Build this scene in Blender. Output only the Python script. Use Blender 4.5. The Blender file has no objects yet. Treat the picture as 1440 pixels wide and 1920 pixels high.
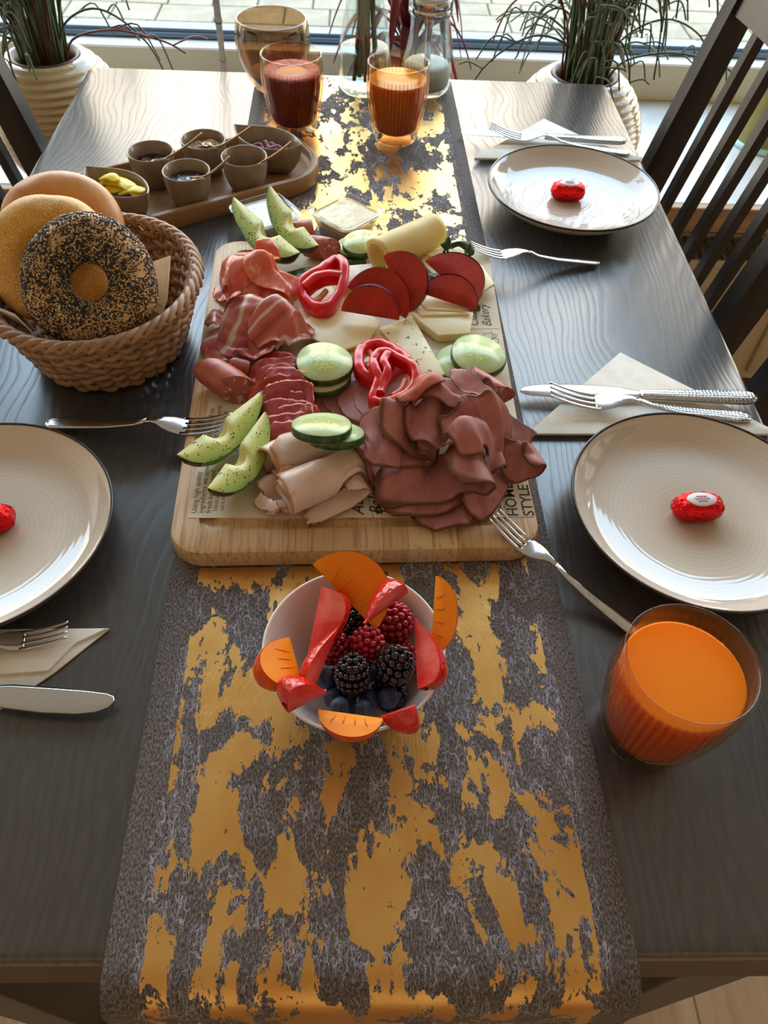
import bpy, bmesh, math, random
from mathutils import Vector, Matrix, noise
R = math.radians
PI = math.pi
rnd = random.Random(7)
SC = bpy.context.scene
COL = SC.collection

# ------------------------------------------------------------------ camera
TZ = 0.75                                   # table top height
FPX, PITCH, YAW, ROLL, CH = 1436.8, 0.88395, 0.057177, 0.057138, 0.49165
CAMP = Vector((0, 0, TZ + CH))
_F = Vector((math.sin(YAW)*math.cos(PITCH), math.cos(YAW)*math.cos(PITCH), -math.sin(PITCH)))
_r = Vector((math.cos(YAW), -math.sin(YAW), 0)); _u = _r.cross(_F)
_R = math.cos(ROLL)*_r + math.sin(ROLL)*_u
_U = -math.sin(ROLL)*_r + math.cos(ROLL)*_u
cam = bpy.data.cameras.new('camera'); camo = bpy.data.objects.new('camera', cam); COL.objects.link(camo)
cam.sensor_fit = 'VERTICAL'; cam.sensor_height = 36; cam.lens = FPX/1920*36; cam.clip_start = .02
camo.matrix_world = Matrix(((_R.x, _U.x, -_F.x, CAMP.x), (_R.y, _U.y, -_F.y, CAMP.y), (_R.z, _U.z, -_F.z, CAMP.z), (0, 0, 0, 1)))
SC.camera = camo
cam.dof.use_dof = True; cam.dof.focus_distance = .55; cam.dof.aperture_fstop = 20.0

# ------------------------------------------------------------------ world, lights, exposure
SC.view_settings.view_transform = 'Standard'; SC.view_settings.look = 'None'
SC.view_settings.exposure = 0.54; SC.view_settings.gamma = 1.0
SC.view_settings.use_curve_mapping = False
SC.cycles.max_bounces = 10; SC.cycles.transparent_max_bounces = 24; SC.cycles.diffuse_bounces = 6; SC.cycles.glossy_bounces = 4
SC.cycles.caustics_reflective = False; SC.cycles.caustics_refractive = False
SC.cycles.sample_clamp_indirect = 6.0
SC.cycles.use_denoising = True
w = bpy.data.worlds.new('sky'); SC.world = w; w.use_nodes = True
wn = w.node_tree; bg = wn.nodes['Background']
tc = wn.nodes.new('ShaderNodeTexCoord'); sx = wn.nodes.new('ShaderNodeSeparateXYZ'); rp = wn.nodes.new('ShaderNodeValToRGB')
wn.links.new(tc.outputs['Generated'], sx.inputs[0]); wn.links.new(sx.outputs['Z'], rp.inputs[0]); wn.links.new(rp.outputs[0], bg.inputs[0])
e = rp.color_ramp.elements
e[0].position = 0.0; e[0].color = (1.0, .84, .64, 1)
e[1].position = 1.0; e[1].color = (.46, .70, 1.0, 1)
k = e.new(.30); k.color = (1.0, .90, .78, 1)
k = e.new(.52); k.color = (.56, .78, 1.0, 1)
bg.inputs[1].default_value = 5.2
def area(name, loc, rot, sx_, sy_, power, col, portal=False):
    l = bpy.data.lights.new(name, 'AREA'); l.shape = 'RECTANGLE'; l.size = sx_; l.size_y = sy_; l.energy = power; l.color = col
    o = bpy.data.objects.new(name, l); COL.objects.link(o); o.location = loc; o.rotation_euler = rot
    if portal: l.cycles.is_portal = True
    return o
# daylight comes in through the big window only; the portal (no light of its own) guides the sampling of the sky there
area('window_front_offscreen', (0.1, 1.95, 1.45), (R(-90), 0, 0), 4.6, 1.8, 1, (1, 1, 1), True)

# ------------------------------------------------------------------ helpers
def P(u, v, z=0.0):
    d = _F*FPX + _R*(u-720) - _U*(v-960)
    t = (z-CH)/d.z
    return Vector((d.x*t, d.y*t, TZ+z))
def hexc(h, a=1.0):
    h = h.lstrip('#'); o = []
    for i in (0, 2, 4):
        c = int(h[i:i+2], 16)/255
        o.append(c/12.92 if c <= .04045 else ((c+.055)/1.055)**2.4)
    return (*o, a)
def link(o): COL.objects.link(o); return o
def tag(o, label=None, cat=None, group=None, kind=None):
    if label: o['label'] = label
    if cat: o['category'] = cat
    if group: o['group'] = group
    if kind: o['kind'] = kind
    return o
def T(name, label, cat, loc=(0, 0, 0), rz=0.0, group=None, rot=None):
    o = link(bpy.data.objects.new(name, None)); o.empty_display_size = .02
    o.location = loc; o.rotation_euler = rot if rot is not None else (0, 0, rz)
    return tag(o, label, cat, group)
def M(name, g, mats, parent=None, smooth=True, loc=None, rot=None, fm=None, uv=None):
    V, F = g[0], g[1]
    me = bpy.data.meshes.new(name); me.from_pydata([tuple(v) for v in V], [], F)
    if not isinstance(mats, (list, tuple)): mats = [mats]
    for m in mats: me.materials.append(m)
    if fm is not None: me.polygons.foreach_set('material_index', fm)
    if smooth: me.polygons.foreach_set('use_smooth', [True]*len(me.polygons))
    if uv is None and len(g) > 2: uv = g[2]
    if uv is not None:
        ul = me.uv_layers.new(name='UVMap')
        for i, l in enumerate(me.loops): ul.data[i].uv = uv[l.vertex_index]
    me.update()
    o = link(bpy.data.objects.new(name, me))
    if parent is not None: o.parent = parent
    if loc is not None: o.location = loc
    if rot is not None: o.rotation_euler = rot
    return o
def autosmooth(o, ang=40):
    me = o.data
    try: me.set_sharp_from_angle(angle=R(ang))
    except Exception: pass
    return o
def fixn(g):
    bm = bmesh.new(); vs = [bm.verts.new(v) for v in g[0]]
    for f in g[1]:
        try: bm.faces.new([vs[i] for i in f])
        except ValueError: pass
    bmesh.ops.recalc_face_normals(bm, faces=bm.faces); bm.verts.index_update()
    r = ([v.co.copy() for v in bm.verts], [[v.index for v in f.verts] for f in bm.faces]); bm.free(); return r
def join(*gs):
    V, F = [], []
    for g in gs:
        n = len(V); V += [Vector(v) for v in g[0]]; F += [[i+n for i in f] for f in g[1]]
    return V, F
def xf(g, m):
    return ([m @ Vector(v) for v in g[0]], g[1]) + tuple(g[2:])
def mv(g, x, y, z): return xf(g, Matrix.Translation((x, y, z)))
def lathe(prof, n=48, fr=None, sxy=(1, 1)):
    """prof: (r,z) from outside bottom round; fr(theta,i,r,z)->r"""
    V, F, rows = [], [], []
    for i, (r, z) in enumerate(prof):
        if r < 1e-6: rows.append([len(V)]); V.append(Vector((0, 0, z))); continue
        row = []
        for k in range(n):
            a = 2*PI*k/n; rr = fr(a, i, r, z) if fr else r
            row.append(len(V)); V.append(Vector((rr*math.cos(a)*sxy[0], rr*math.sin(a)*sxy[1], z)))
        rows.append(row)
    for a, b in zip(rows, rows[1:]):
        if len(a) == 1 and len(b) == 1: continue
        for k in range(n):
            k2 = (k+1) % n
            if len(a) == 1: F.append([a[0], b[k2], b[k]])
            elif len(b) == 1: F.append([a[k], a[k2], b[0]])
            else: F.append([a[k], a[k2], b[k2], b[k]])
    return V, F
def loft(rings, cap0=True, cap1=True):
    V, F, n = [], [], len(rings[0])
    for r in rings: V += [Vector(p) for p in r]
    for i in range(len(rings)-1):
        for k in range(n):
            a, b = i*n+k, i*n+(k+1) % n
            F.append([a, b, b+n, a+n])
    if cap0: F.append(list(range(n))[::-1])
    if cap1: F.append([(len(rings)-1)*n+k for k in range(n)])
    return V, F
def rrect(hx, hy, r, z, n=6):
    r = max(min(r, hx-1e-4, hy-1e-4), 1e-4); o = []
    for cx, cy, a0 in ((hx-r, hy-r, 0), (-hx+r, hy-r, 90), (-hx+r, -hy+r, 180), (hx-r, -hy+r, 270)):
        for k in range(n+1):
            a = R(a0+90*k/n); o.append((cx+r*math.cos(a), cy+r*math.sin(a), z))
    return o
def box(sx_, sy_, sz_, bev=0.0, c=(0, 0, 0), seg=2):
    bm = bmesh.new(); bmesh.ops.create_cube(bm, size=1)
    for v in bm.verts: v.co = Vector((v.co.x*sx_, v.co.y*sy_, v.co.z*sz_))+Vector(c)
    if bev: bmesh.ops.bevel(bm, geom=bm.edges[:], offset=bev, segments=seg, affect='EDGES', profile=.5)
    bm.verts.index_update()
    g = ([v.co.copy() for v in bm.verts], [[v.index for v in f.verts] for f in bm.faces]); bm.free(); return g
def catmull(pts, n, closed=False):
    pts = [Vector(p) for p in pts]; m = len(pts); out = []
    segs = m if closed else m-1
    for s in range(segs):
        if closed: a, b, c, d = pts[(s-1) % m], pts[s], pts[(s+1) % m], pts[(s+2) % m]
        else: a, b, c, d = pts[max(s-1, 0)], pts[s], pts[s+1], pts[min(s+2, m-1)]
        for k in range(n):
            t = k/n
            out.append(.5*((2*b)+(c-a)*t+(2*a-5*b+4*c-d)*t*t+(3*b-a-3*c+d)*t**3))
    if not closed: out.append(pts[-1])
    return out
def tube(pts, rad, n=8, closed=False, flat=1.0, up=None, sq=1.0):
    pts = [Vector(p) for p in pts]; m = len(pts); V, F = [], []
    if not isinstance(rad, (list, tuple)): rad = [rad]*m
    prev = None
    for i in range(m):
        t = (pts[(i+1) % m]-pts[i-1]) if closed else (pts[min(i+1, m-1)]-pts[max(i-1, 0)])
        t = t.normalized() if t.length > 1e-9 else Vector((0, 0, 1))
        if up is not None: a = Vector(up)
        elif prev is None: a = Vector((0, 0, 1)) if abs(t.z) < .9 else Vector((1, 0, 0))
        else: a = prev
        s = t.cross(a); s = s.normalized() if s.length > 1e-6 else t.orthogonal().normalized()
        u = s.cross(t).normalized(); prev = u
        for k in range(n):
            an = 2*PI*k/n
            ca, sa = math.cos(an), math.sin(an)
            if sq != 1.0: ca, sa = math.copysign(abs(ca)**sq, ca), math.copysign(abs(sa)**sq, sa)
            V.append(pts[i]+rad[i]*(ca*s+flat*sa*u))
    for i in range(m if closed else m-1):
        for k in range(n):
            a, b = i*n+k, i*n+(k+1) % n; c = ((i+1) % m)*n
            F.append([a, b, c+(k+1) % n, c+k])
    if not closed: F += [list(range(n))[::-1], [(m-1)*n+k for k in range(n)]]
    return V, F
def slab(pts, th, bev=0.0, seg=2):
    """closed prism: top polygon pts (3-d), thickness th downwards, optional bevel"""
    bm = bmesh.new(); pts = [Vector(p) for p in pts]
    a = sum((pts[i].x*pts[(i+1) % len(pts)].y-pts[(i+1) % len(pts)].x*pts[i].y) for i in range(len(pts)))
    if a < 0: pts = pts[::-1]
    t = [bm.verts.new(p) for p in pts]; b = [bm.verts.new(p-Vector((0, 0, th))) for p in pts]; n = len(t)
    bm.faces.new(t); bm.faces.new(b[::-1])
    for i in range(n): bm.faces.new([t[i], b[i], b[(i+1) % n], t[(i+1) % n]])
    if bev: bmesh.ops.bevel(bm, geom=bm.edges[:], offset=bev, segments=seg, affect='EDGES', profile=.5)
    bmesh.ops.triangulate(bm, faces=[f for f in bm.faces if len(f.verts) > 4]); bm.verts.index_update()
    g = ([v.co.copy() for v in bm.verts], [[v.index for v in f.verts] for f in bm.faces]); bm.free(); return g
def sheet(f, nu, nv, th):
    """thin closed sheet from f(s,t), s,t in 0..1; returns V,F,UV"""
    G = [[Vector(f(i/nu, j/nv)) for j in range(nv+1)] for i in range(nu+1)]
    V, UV = [], []
    def nrm(i, j):
        a = G[min(i+1, nu)][j]-G[max(i-1, 0)][j]; b = G[i][min(j+1, nv)]-G[i][max(j-1, 0)]
        c = a.cross(b); return c.normalized() if c.length > 1e-12 else Vector((0, 0, 1))
    for sgn in (.5, -.5):
        for i in range(nu+1):
            for j in range(nv+1):
                V.append(G[i][j]+nrm(i, j)*th*sgn); UV.append((i/nu, j/nv))
    idx = lambda i, j, k=0: k*(nu+1)*(nv+1)+i*(nv+1)+j
    F = []
    for i in range(nu):
        for j in range(nv):
            F.append([idx(i, j), idx(i+1, j), idx(i+1, j+1), idx(i, j+1)])
            F.append([idx(i, j, 1), idx(i, j+1, 1), idx(i+1, j+1, 1), idx(i+1, j, 1)])
    bd = [(i, 0) for i in range(nu)]+[(nu, j) for j in range(nv)]+[(i, nv) for i in range(nu, 0, -1)]+[(0, j) for j in range(nv, 0, -1)]
    for k in range(len(bd)):
        a, b = bd[k], bd[(k+1) % len(bd)]
        F.append([idx(*b), idx(*a), idx(*a, 1), idx(*b, 1)])
    return V, F, UV
def prof_fn(ctrl, n=14):
    """arc-length parametrised smooth profile through 2-d control points -> fn(0..1)->(x,z), length"""
    c = catmull([(p[0], p[1], 0) for p in ctrl], n); L = [0]
    for a, b in zip(c, c[1:]): L.append(L[-1]+(b-a).length)
    def f(t):
        d = max(0, min(1, t))*L[-1]
        import bisect
        i = min(max(bisect.bisect_right(L, d)-1, 0), len(c)-2)
        k = (d-L[i])/max(L[i+1]-L[i], 1e-9); p = c[i].lerp(c[i+1], k); return p.x, p.y
    return f, L[-1]
def folded(ctrl, width, th=.0016, rnd_=1.0, nu=56, nv=22, taper=0.0, jag=.03, seed=0, wob=.002, sag=0.0, bendy=0.0):
    """sheet of food bent along profile ctrl (x,z), extruded along y over width; outline rounded (rnd_=1 ellipse)"""
    pf, L = prof_fn(ctrl)
    def f(s, t):
        a, b = 2*s-1, 2*t-1
        da, db = a*math.sqrt(1-b*b/2), b*math.sqrt(1-a*a/2)
        a2, b2 = a*(1-rnd_)+da*rnd_, b*(1-rnd_)+db*rnd_
        ed = max(abs(a), abs(b))**6
        j = noise.noise(Vector((a*3+seed*7.1, b*3, seed)))*jag*ed + noise.noise(Vector((a*11+seed, b*11, seed*3)))*jag*.45*ed
        a2 *= 1+j; b2 *= 1+j*1.3
        x, z = pf((a2+1)/2); k = 1+taper*b2
        y = b2*width/2
        n1 = noise.noise(Vector((x*40+seed, y*40, z*40+seed*2)))*wob+noise.noise(Vector((x*130+seed, y*90, z*130)))*wob*.28
        n2 = noise.noise(Vector((x*40+seed+9, y*40, z*40)))*wob
        return Vector((x*k+n2+bendy*b2*b2, y, z*k+n1-sag*b2*b2))
    g = sheet(f, nu, nv, th)
    UV = []
    for k in range(2):
        for i in range(nu+1):
            for j in range(nv+1):
                a, b = 2*i/nu-1, 2*j/nv-1
                UV.append((.5+.5*a*math.sqrt(1-b*b/2), .5+.5*b*math.sqrt(1-a*a/2)))
    return g[0], g[1], UV
def spiral(r0, r1, turns, n=40, a0=0.0):
    return [((r0+(r1-r0)*k/n)*math.cos(a0+2*PI*turns*k/n), (r0+(r1-r0)*k/n)*math.sin(a0+2*PI*turns*k/n)) for k in range(n+1)]
def wedge(Rf, pf, half, L, nx=22, na=8, jag=0.0, seed=0):
    """sector of a solid of revolution about x: returns flesh, skin geometry. Sector points to -z (skin down)"""
    fl, sk = ([], []), ([], [])
    rows = []
    for i in range(nx+1):
        x = -L/2+L*i/nx; Ro, ri = Rf(i/nx), pf(i/nx)
        ri = min(ri, Ro*.97)
        arc = []
        for k in range(na+1):
            a = -half+2*half*k/na
            rr = Ro*(1+jag*noise.noise(Vector((x*60+seed, a*2, seed))))
            arc.append(Vector((x, rr*math.sin(a), -rr*math.cos(a))))
        inn = [Vector((x, ri*math.sin(a), -ri*math.cos(a))) for a in (-half, -half/2, 0, half/2, half)]
        rows.append((arc, inn))
    V, F = sk
    for arc, _ in rows: V += arc
    n = na+1
    for i in range(nx):
        for k in range(na): F.append([i*n+k, i*n+k+1, (i+1)*n+k+1, (i+1)*n+k])
    V, F = fl
    for arc, inn in rows:
        V += [arc[0], (arc[0]+inn[0])/2, *inn, (arc[-1]+inn[-1])/2, arc[-1]]
    n = 9
    for i in range(nx):
        for k in range(8): F.append([i*n+k, (i+1)*n+k, (i+1)*n+k+1, i*n+k+1])
    return fl, sk
def frame_between(a, b, nominal, upv=(0, 0, 1)):
    """matrix whose local x runs a->b, scaled so that nominal length fits"""
    x = (b-a); s = x.length/nominal; x = x.normalized(); u = Vector(upv)
    y = u.cross(x).normalized(); z = x.cross(y)
    m = Matrix((x, y, z)).transposed().to_4x4(); m = Matrix.Translation(a) @ m @ Matrix.Scale(s, 4); return m
def stack_at(u, v, c, n, d):
    """point on the pixel's ray that lies d behind c along n"""
    q = P(u, v, 0)-CAMP; return CAMP+q*((-d-(CAMP-c).dot(n))/q.dot(n))
def yaw_px(u0, v0, u1, v1, z=0):
    d = P(u1, v1, z)-P(u0, v0, z); return math.atan2(d.y, d.x)

# ------------------------------------------------------------------ materials
def newmat(name):
    m = bpy.data.materials.new(name); m.use_nodes = True
    return m, m.node_tree, m.node_tree.nodes['Principled BSDF']
def nd(nt, typ, ins=None, **kw):
    n = nt.nodes.new('ShaderNode'+typ)
    for k_, v_ in kw.items(): setattr(n, k_, v_)
    for k_, v_ in (ins or {}).items():
        s = n.inputs[k_]
        if hasattr(v_, 'is_linked') or v_.__class__.__name__.startswith('NodeSocket'): nt.links.new(v_, s)
        else: s.default_value = v_
    return n
def ramp(nt, fac, stops, interp='LINEAR'):
    n = nt.nodes.new('ShaderNodeValToRGB'); nt.links.new(fac, n.inputs[0]); cr = n.color_ramp; cr.interpolation = interp
    while len(cr.elements) < len(stops): cr.elements.new(.5)
    for el, (p_, c_) in zip(cr.elements, stops):
        el.position = p_; el.color = c_ if len(c_) == 4 else (*c_, 1)
    return n.outputs[0]
def mixc(nt, fac, a, b, mode='MIX'):
    n = nt.nodes.new('ShaderNodeMix'); n.data_type = 'RGBA'; n.blend_type = mode
    for s, v_ in ((n.inputs['Factor'], fac), (n.inputs['A'], a), (n.inputs['B'], b)):
        pass
    ins = {'f': n.inputs[0], 'a': n.inputs[6], 'b': n.inputs[7]}
    for k_, v_ in (('f', fac), ('a', a), ('b', b)):
        if v_.__class__.__name__.startswith('NodeSocket'): nt.links.new(v_, ins[k_])
        else: ins[k_].default_value = v_
    return n.outputs[2]
def mth(nt, op, a, b=None, c=None):
    n = nt.nodes.new('ShaderNodeMath'); n.operation = op
    for i, v_ in enumerate((a, b, c)):
        if v_ is None: continue
        if v_.__class__.__name__.startswith('NodeSocket'): nt.links.new(v_, n.inputs[i])
        else: n.inputs[i].default_value = v_
    return n.outputs[0]
def coords(nt, scale=(1, 1, 1), out='Object', rot=(0, 0, 0)):
    t = nt.nodes.new('ShaderNodeTexCoord'); m = nt.nodes.new('ShaderNodeMapping')
    m.inputs['Scale'].default_value = scale; m.inputs['Rotation'].default_value = rot
    nt.links.new(t.outputs[out], m.inputs[0]); return m.outputs[0]
def tnoise(nt, vec, scale, det=4, rough=.55, dist=0.0):
    return nd(nt, 'TexNoise', {'Vector': vec, 'Scale': scale, 'Detail': det, 'Roughness': rough, 'Distortion': dist}).outputs['Fac']
def dobump(nt, bs, h, strength, dist=.001):
    b = nd(nt, 'Bump', {'Height': h, 'Strength': strength, 'Distance': dist}); nt.links.new(b.outputs[0], bs.inputs['Normal']); return b
def translucent(m, nt, bs, col, w_):
    """mix a translucent lobe into the material"""
    tr = nt.nodes.new('ShaderNodeBsdfTranslucent'); mx = nt.nodes.new('ShaderNodeMixShader'); mx.inputs[0].default_value = w_
    if col.__class__.__name__.startswith('NodeSocket'): nt.links.new(col, tr.inputs[0])
    else: tr.inputs[0].default_value = col
    out = nt.nodes['Material Output']; nt.links.new(bs.outputs[0], mx.inputs[1]); nt.links.new(tr.outputs[0], mx.inputs[2]); nt.links.new(mx.outputs[0], out.inputs[0])
def mat(name, c1, c2=None, sc=40, det=4, lo=.4, hi=.6, rough=.5, bump=0, bsc=200, bdist=.001, sss=0, ssr=(1, .5, .25), sscale=.01, coat=0, metal=0, spec=.5, st=(1, 1, 1), rot=(0, 0, 0), tr=0, c3=None, sc3=300, lo3=.6, hi3=.65):
    m, nt, bs = newmat(name)
    c1 = hexc(c1) if isinstance(c1, str) else c1; col = c1; vec = None
    if c2 or bump or c3: vec = coords(nt, st, rot=rot)
    if c2:
        c2 = hexc(c2) if isinstance(c2, str) else c2
        col = ramp(nt, tnoise(nt, vec, sc, det), [(lo, c1), (hi, c2)])
    if c3:
        c3 = hexc(c3) if isinstance(c3, str) else c3
        f3 = ramp(nt, tnoise(nt, vec, sc3, 2), [(lo3, (0, 0, 0, 1)), (hi3, (1, 1, 1, 1))])
        col = mixc(nt, f3, col, c3)
    if col.__class__.__name__.startswith('NodeSocket'): nt.links.new(col, bs.inputs['Base Color'])
    else: bs.inputs['Base Color'].default_value = col
    bs.inputs['Roughness'].default_value = rough; bs.inputs['Metallic'].default_value = metal
    bs.inputs['Specular IOR Level'].default_value = spec; bs.inputs['Coat Weight'].default_value = coat; bs.inputs['Coat Roughness'].default_value = .08
    if sss:
        bs.inputs['Subsurface Weight'].default_value = sss; bs.inputs['Subsurface Radius'].default_value = ssr; bs.inputs['Subsurface Scale'].default_value = sscale
    if bump: dobump(nt, bs, tnoise(nt, vec, bsc, 3), bump, bdist)
    if tr: translucent(m, nt, bs, col, tr)
    return m
def glassmat(name, tint, rough=.02, ior=1.5, extra=0.0):
    """clear thin glass: tinted transmission + Fresnel reflection"""
    m = bpy.data.materials.new(name); m.use_nodes = True; nt = m.node_tree; nt.nodes.clear()
    o = nt.nodes.new('ShaderNodeOutputMaterial'); t = nt.nodes.new('ShaderNodeBsdfTransparent'); g = nt.nodes.new('ShaderNodeBsdfGlossy')
    t.inputs[0].default_value = tint; g.inputs['Roughness'].default_value = rough; g.inputs['Color'].default_value = (1, 1, 1, 1)
    lw = nt.nodes.new('ShaderNodeLayerWeight'); lw.inputs[0].default_value = .5; mx = nt.nodes.new('ShaderNodeMixShader')
    f = mth(nt, 'MULTIPLY_ADD', mth(nt, 'POWER', lw.outputs['Facing'], 4.0), .55, .04+extra)
    nt.links.new(f, mx.inputs[0]); nt.links.new(t.outputs[0], mx.inputs[1]); nt.links.new(g.outputs[0], mx.inputs[2]); nt.links.new(mx.outputs[0], o.inputs[0])
    return m

# ---- wood of the table: near black brown, open oak-like grain along y
def table_wood():
    m, nt, bs = newmat('dark_stained_wood')
    v = coords(nt, (1, .055, 1)); v2 = coords(nt, (1, .12, 1))
    warp = tnoise(nt, coords(nt, (1, .35, 1)), 5.0, 3)
    vv = nd(nt, 'VectorMath', {0: v}, operation='ADD'); cx = nt.nodes.new('ShaderNodeCombineXYZ')
    nt.links.new(mth(nt, 'MULTIPLY', warp, .20), cx.inputs[0]); nt.links.new(cx.outputs[0], vv.inputs[1])
    wv = nd(nt, 'TexWave', {'Vector': vv.outputs[0], 'Scale': 34.0, 'Distortion': 5.0, 'Detail': 4.0, 'Detail Scale': 1.3}, wave_type='BANDS', bands_direction='X').outputs['Fac']
    fine = tnoise(nt, v2, 420, 3)
    broad = tnoise(nt, v, 14, 2)
    col = ramp(nt, wv, [(.06, hexc('#1f2024')), (.25, hexc('#33322f')), (.9, hexc('#403c39'))])
    col = mixc(nt, ramp(nt, fine, [(.42, (0, 0, 0, 1)), (.62, (1, 1, 1, 1))]), col, hexc('#26272b'))
    col = mixc(nt, mth(nt, 'MULTIPLY', broad, .5), col, hexc('#46423f'))
    nt.links.new(col, bs.inputs['Base Color'])
    nt.links.new(ramp(nt, mth(nt, 'ADD', mth(nt, 'MULTIPLY', wv, .7), mth(nt, 'MULTIPLY', fine, .3)), [(.14, (.40, .40, .40, 1)), (.30, (.28, .28, .28, 1))]), bs.inputs['Roughness']); bs.inputs['IOR'].default_value = 1.8
    h = mth(nt, 'ADD', mth(nt, 'MULTIPLY', wv, .45), mth(nt, 'MULTIPLY', fine, .4))
    dobump(nt, bs, h, .12, .0010)
    return m
W_TABLE = table_wood()
W_APRON = mat('apron_wood', '#3a2f22', '#463727', sc=30, st=(.15, 1, 1), rough=.5)
W_CHAIR = mat('chair_wood', '#1e1b1a', '#292422', sc=60, st=(1, 1, .1), rough=.36, bump=.1, bsc=300)
def floor_mat():
    m, nt, bs = newmat('oak_floor')
    br = nd(nt, 'TexBrick', {'Vector': coords(nt, (1, 1, 1), rot=(0, 0, R(90))), 'Scale': 1.0, 'Color1': hexc('#a98662'), 'Color2': hexc('#b8956f'), 'Mortar': hexc('#5f4934'), 'Mortar Size': .0015, 'Brick Width': 1.2, 'Row Height': .16}, offset=.4)
    g = tnoise(nt, coords(nt, (1, .08, 1)), 60, 4)
    col = mixc(nt, ramp(nt, g, [(.4, (0, 0, 0, 1)), (.7, (.6, .6, .6, 1))]), br.outputs[0], hexc('#8f6d4b'))
    nt.links.new(col, bs.inputs['Base Color']); bs.inputs['Roughness'].default_value = .45
    return m
M_FLOOR = floor_mat()
M_WALL = mat('wall_paint', '#ebe4d8', rough=.8)
M_CEIL = mat('ceiling_paint', '#f3eee5', rough=.9)
M_FRAME = mat('cream_window_frame', '#c2b798', rough=.45)
M_FRAMEW = mat('white_frame_bead', '#ece7e2', rough=.3)
M_GASKET = mat('blue_grey_sill_metal', '#5d7388', rough=.4)
M_PANE = glassmat('window_glass', (.97, .98, .98, 1), .0)
M_SILL = mat('marble_sill', '#dcdad6', '#c3c0ba', sc=9, det=6, lo=.45, hi=.75, rough=.22)
M_SILLEDGE = mat('sill_edge_wood', '#b08a63', '#9a744f', sc=40, st=(.1, 1, 1), rough=.5)
M_RAD = mat('radiator_enamel', '#c3b291', rough=.4)
M_RADG = mat('radiator_grille_grey', '#8a7f68', rough=.5)
M_PAVE = [mat('paver_%d' % i, a, b, sc=18, det=6, rough=.9, bump=.25, bsc=160) for i, (a, b) in enumerate((('#7d705b', '#887b65'), ('#746753', '#82755f'), ('#867963', '#7a6d58')))]
M_JOINT = mat('joint_sand', '#5f594c', '#544e42', sc=60, rough=.95)

# ------------------------------------------------------------------ the room
def struct(o): o['kind'] = 'structure'; return o
RX0, RX1, RY0, WY = -2.3, 2.5, -3.2, 1.838
struct(M('floor', box(RX1-RX0+.2, WY-RY0+.2, .1, c=((RX0+RX1)/2, (RY0+WY)/2, -.05)), M_FLOOR, smooth=False))
struct(M('ceiling', box(RX1-RX0+.4, WY-RY0+.4, .1, c=((RX0+RX1)/2, (RY0+WY)/2, 2.75)), M_CEIL, smooth=False))
struct(M('wall_left', box(.1, WY-RY0+.2, 2.7, c=(RX0-.05, (RY0+WY)/2, 1.35)), M_WALL, smooth=False))
struct(M('wall_right', box(.1, WY-RY0+.2, 2.7, c=(RX1+.05, (RY0+WY)/2, 1.35)), M_WALL, smooth=False))
struct(M('wall_back', box(RX1-RX0+.2, .1, 2.7, c=((RX0+RX1)/2, RY0-.05, 1.35)), M_WALL, smooth=False))
SILLZ = TZ-.25
struct(M('wall_front', join(box(RX1-RX0, .16, SILLZ-.04, c=((RX0+RX1)/2, WY+.08, (SILLZ-.04)/2)), box(RX1-RX0, .16, .4, c=((RX0+RX1)/2, WY+.08, 2.5))), M_WALL, smooth=False))
# deep window sill: stone slab with a wooden front edge
SY0 = 1.385
sl = struct(M('trim_1', box(RX1-RX0, WY-SY0+.12, .035, .003, c=((RX0+RX1)/2, (SY0+WY+.12)/2, SILLZ-.0175)), M_SILL, smooth=False))
sl['label'] = 'pale stone window sill running along the big window'
ed = M('front_edge', box(RX1-RX0, .02, .05, .003, c=((RX0+RX1)/2, SY0-.008, SILLZ-.026)), M_SILLEDGE, sl, smooth=False)
# window: cream bottom rail, white bead, blue-grey outer sill, glass
wi = struct(T('window_1', 'large shop window with cream frame looking onto the pavement', None, ((RX0+RX1)/2, WY, SILLZ)))
del_cat = wi.get('category')
WW = RX1-RX0
M('bottom_rail', box(WW, .05, .075, .003, c=(0, .025, .0375)), M_FRAME, wi, smooth=False)
M('bead', box(WW, .046, .006, .002, c=(0, .0235, .076)), M_FRAMEW, wi, smooth=False)
M('outer_sill', box(WW, .04, .098, .002, c=(0, .069, .049)), M_GASKET, wi, smooth=False)
M('gasket', box(WW, .008, .010, .002, c=(0, .047, .086)), M_GASKET, wi, smooth=False)
M('top_rail', box(WW, .07, .08, .006, c=(0, .03, 1.77)), M_FRAME, wi, smooth=False)
for sx_ in (-1, 1): M('side_rail', box(.08, .07, 1.8, .006, c=(sx_*(WW/2-.04), .03, .9)), M_FRAME, wi, smooth=False)
M('pane', box(WW-.1, .006, 1.62, c=(0, .07, .90)), M_PANE, wi, smooth=False)
# pavement outside
pv = struct(M('pavement', box(14, 9, .1, c=(0, 6.7, -.062)), M_JOINT, smooth=False))
PAV = {}
row = 0; y = 3.18; n_p = 0
while y < 4.75:
    dep = (.20, .155, .20, .20, .155)[row % 5]
    x = -2.35+.11*((row*7) % 5)/2
    while x < 2.65:
        wd = rnd.choice((.30, .20, .25, .155))
        key = (wd, dep, rnd.randrange(3))
        if key not in PAV:
            o = M('paver', box(wd-.008, dep-.008, .05, .004, seg=1), M_PAVE[key[2]], pv, smooth=False); PAV[key] = o.data
        else:
            o = link(bpy.data.objects.new('paver', PAV[key])); o.parent = pv
        o.location = (x+wd/2, y+dep/2, -.027+rnd.uniform(-.0015, .0015)); n_p += 1
        x += wd
    y += dep; row += 1
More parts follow.
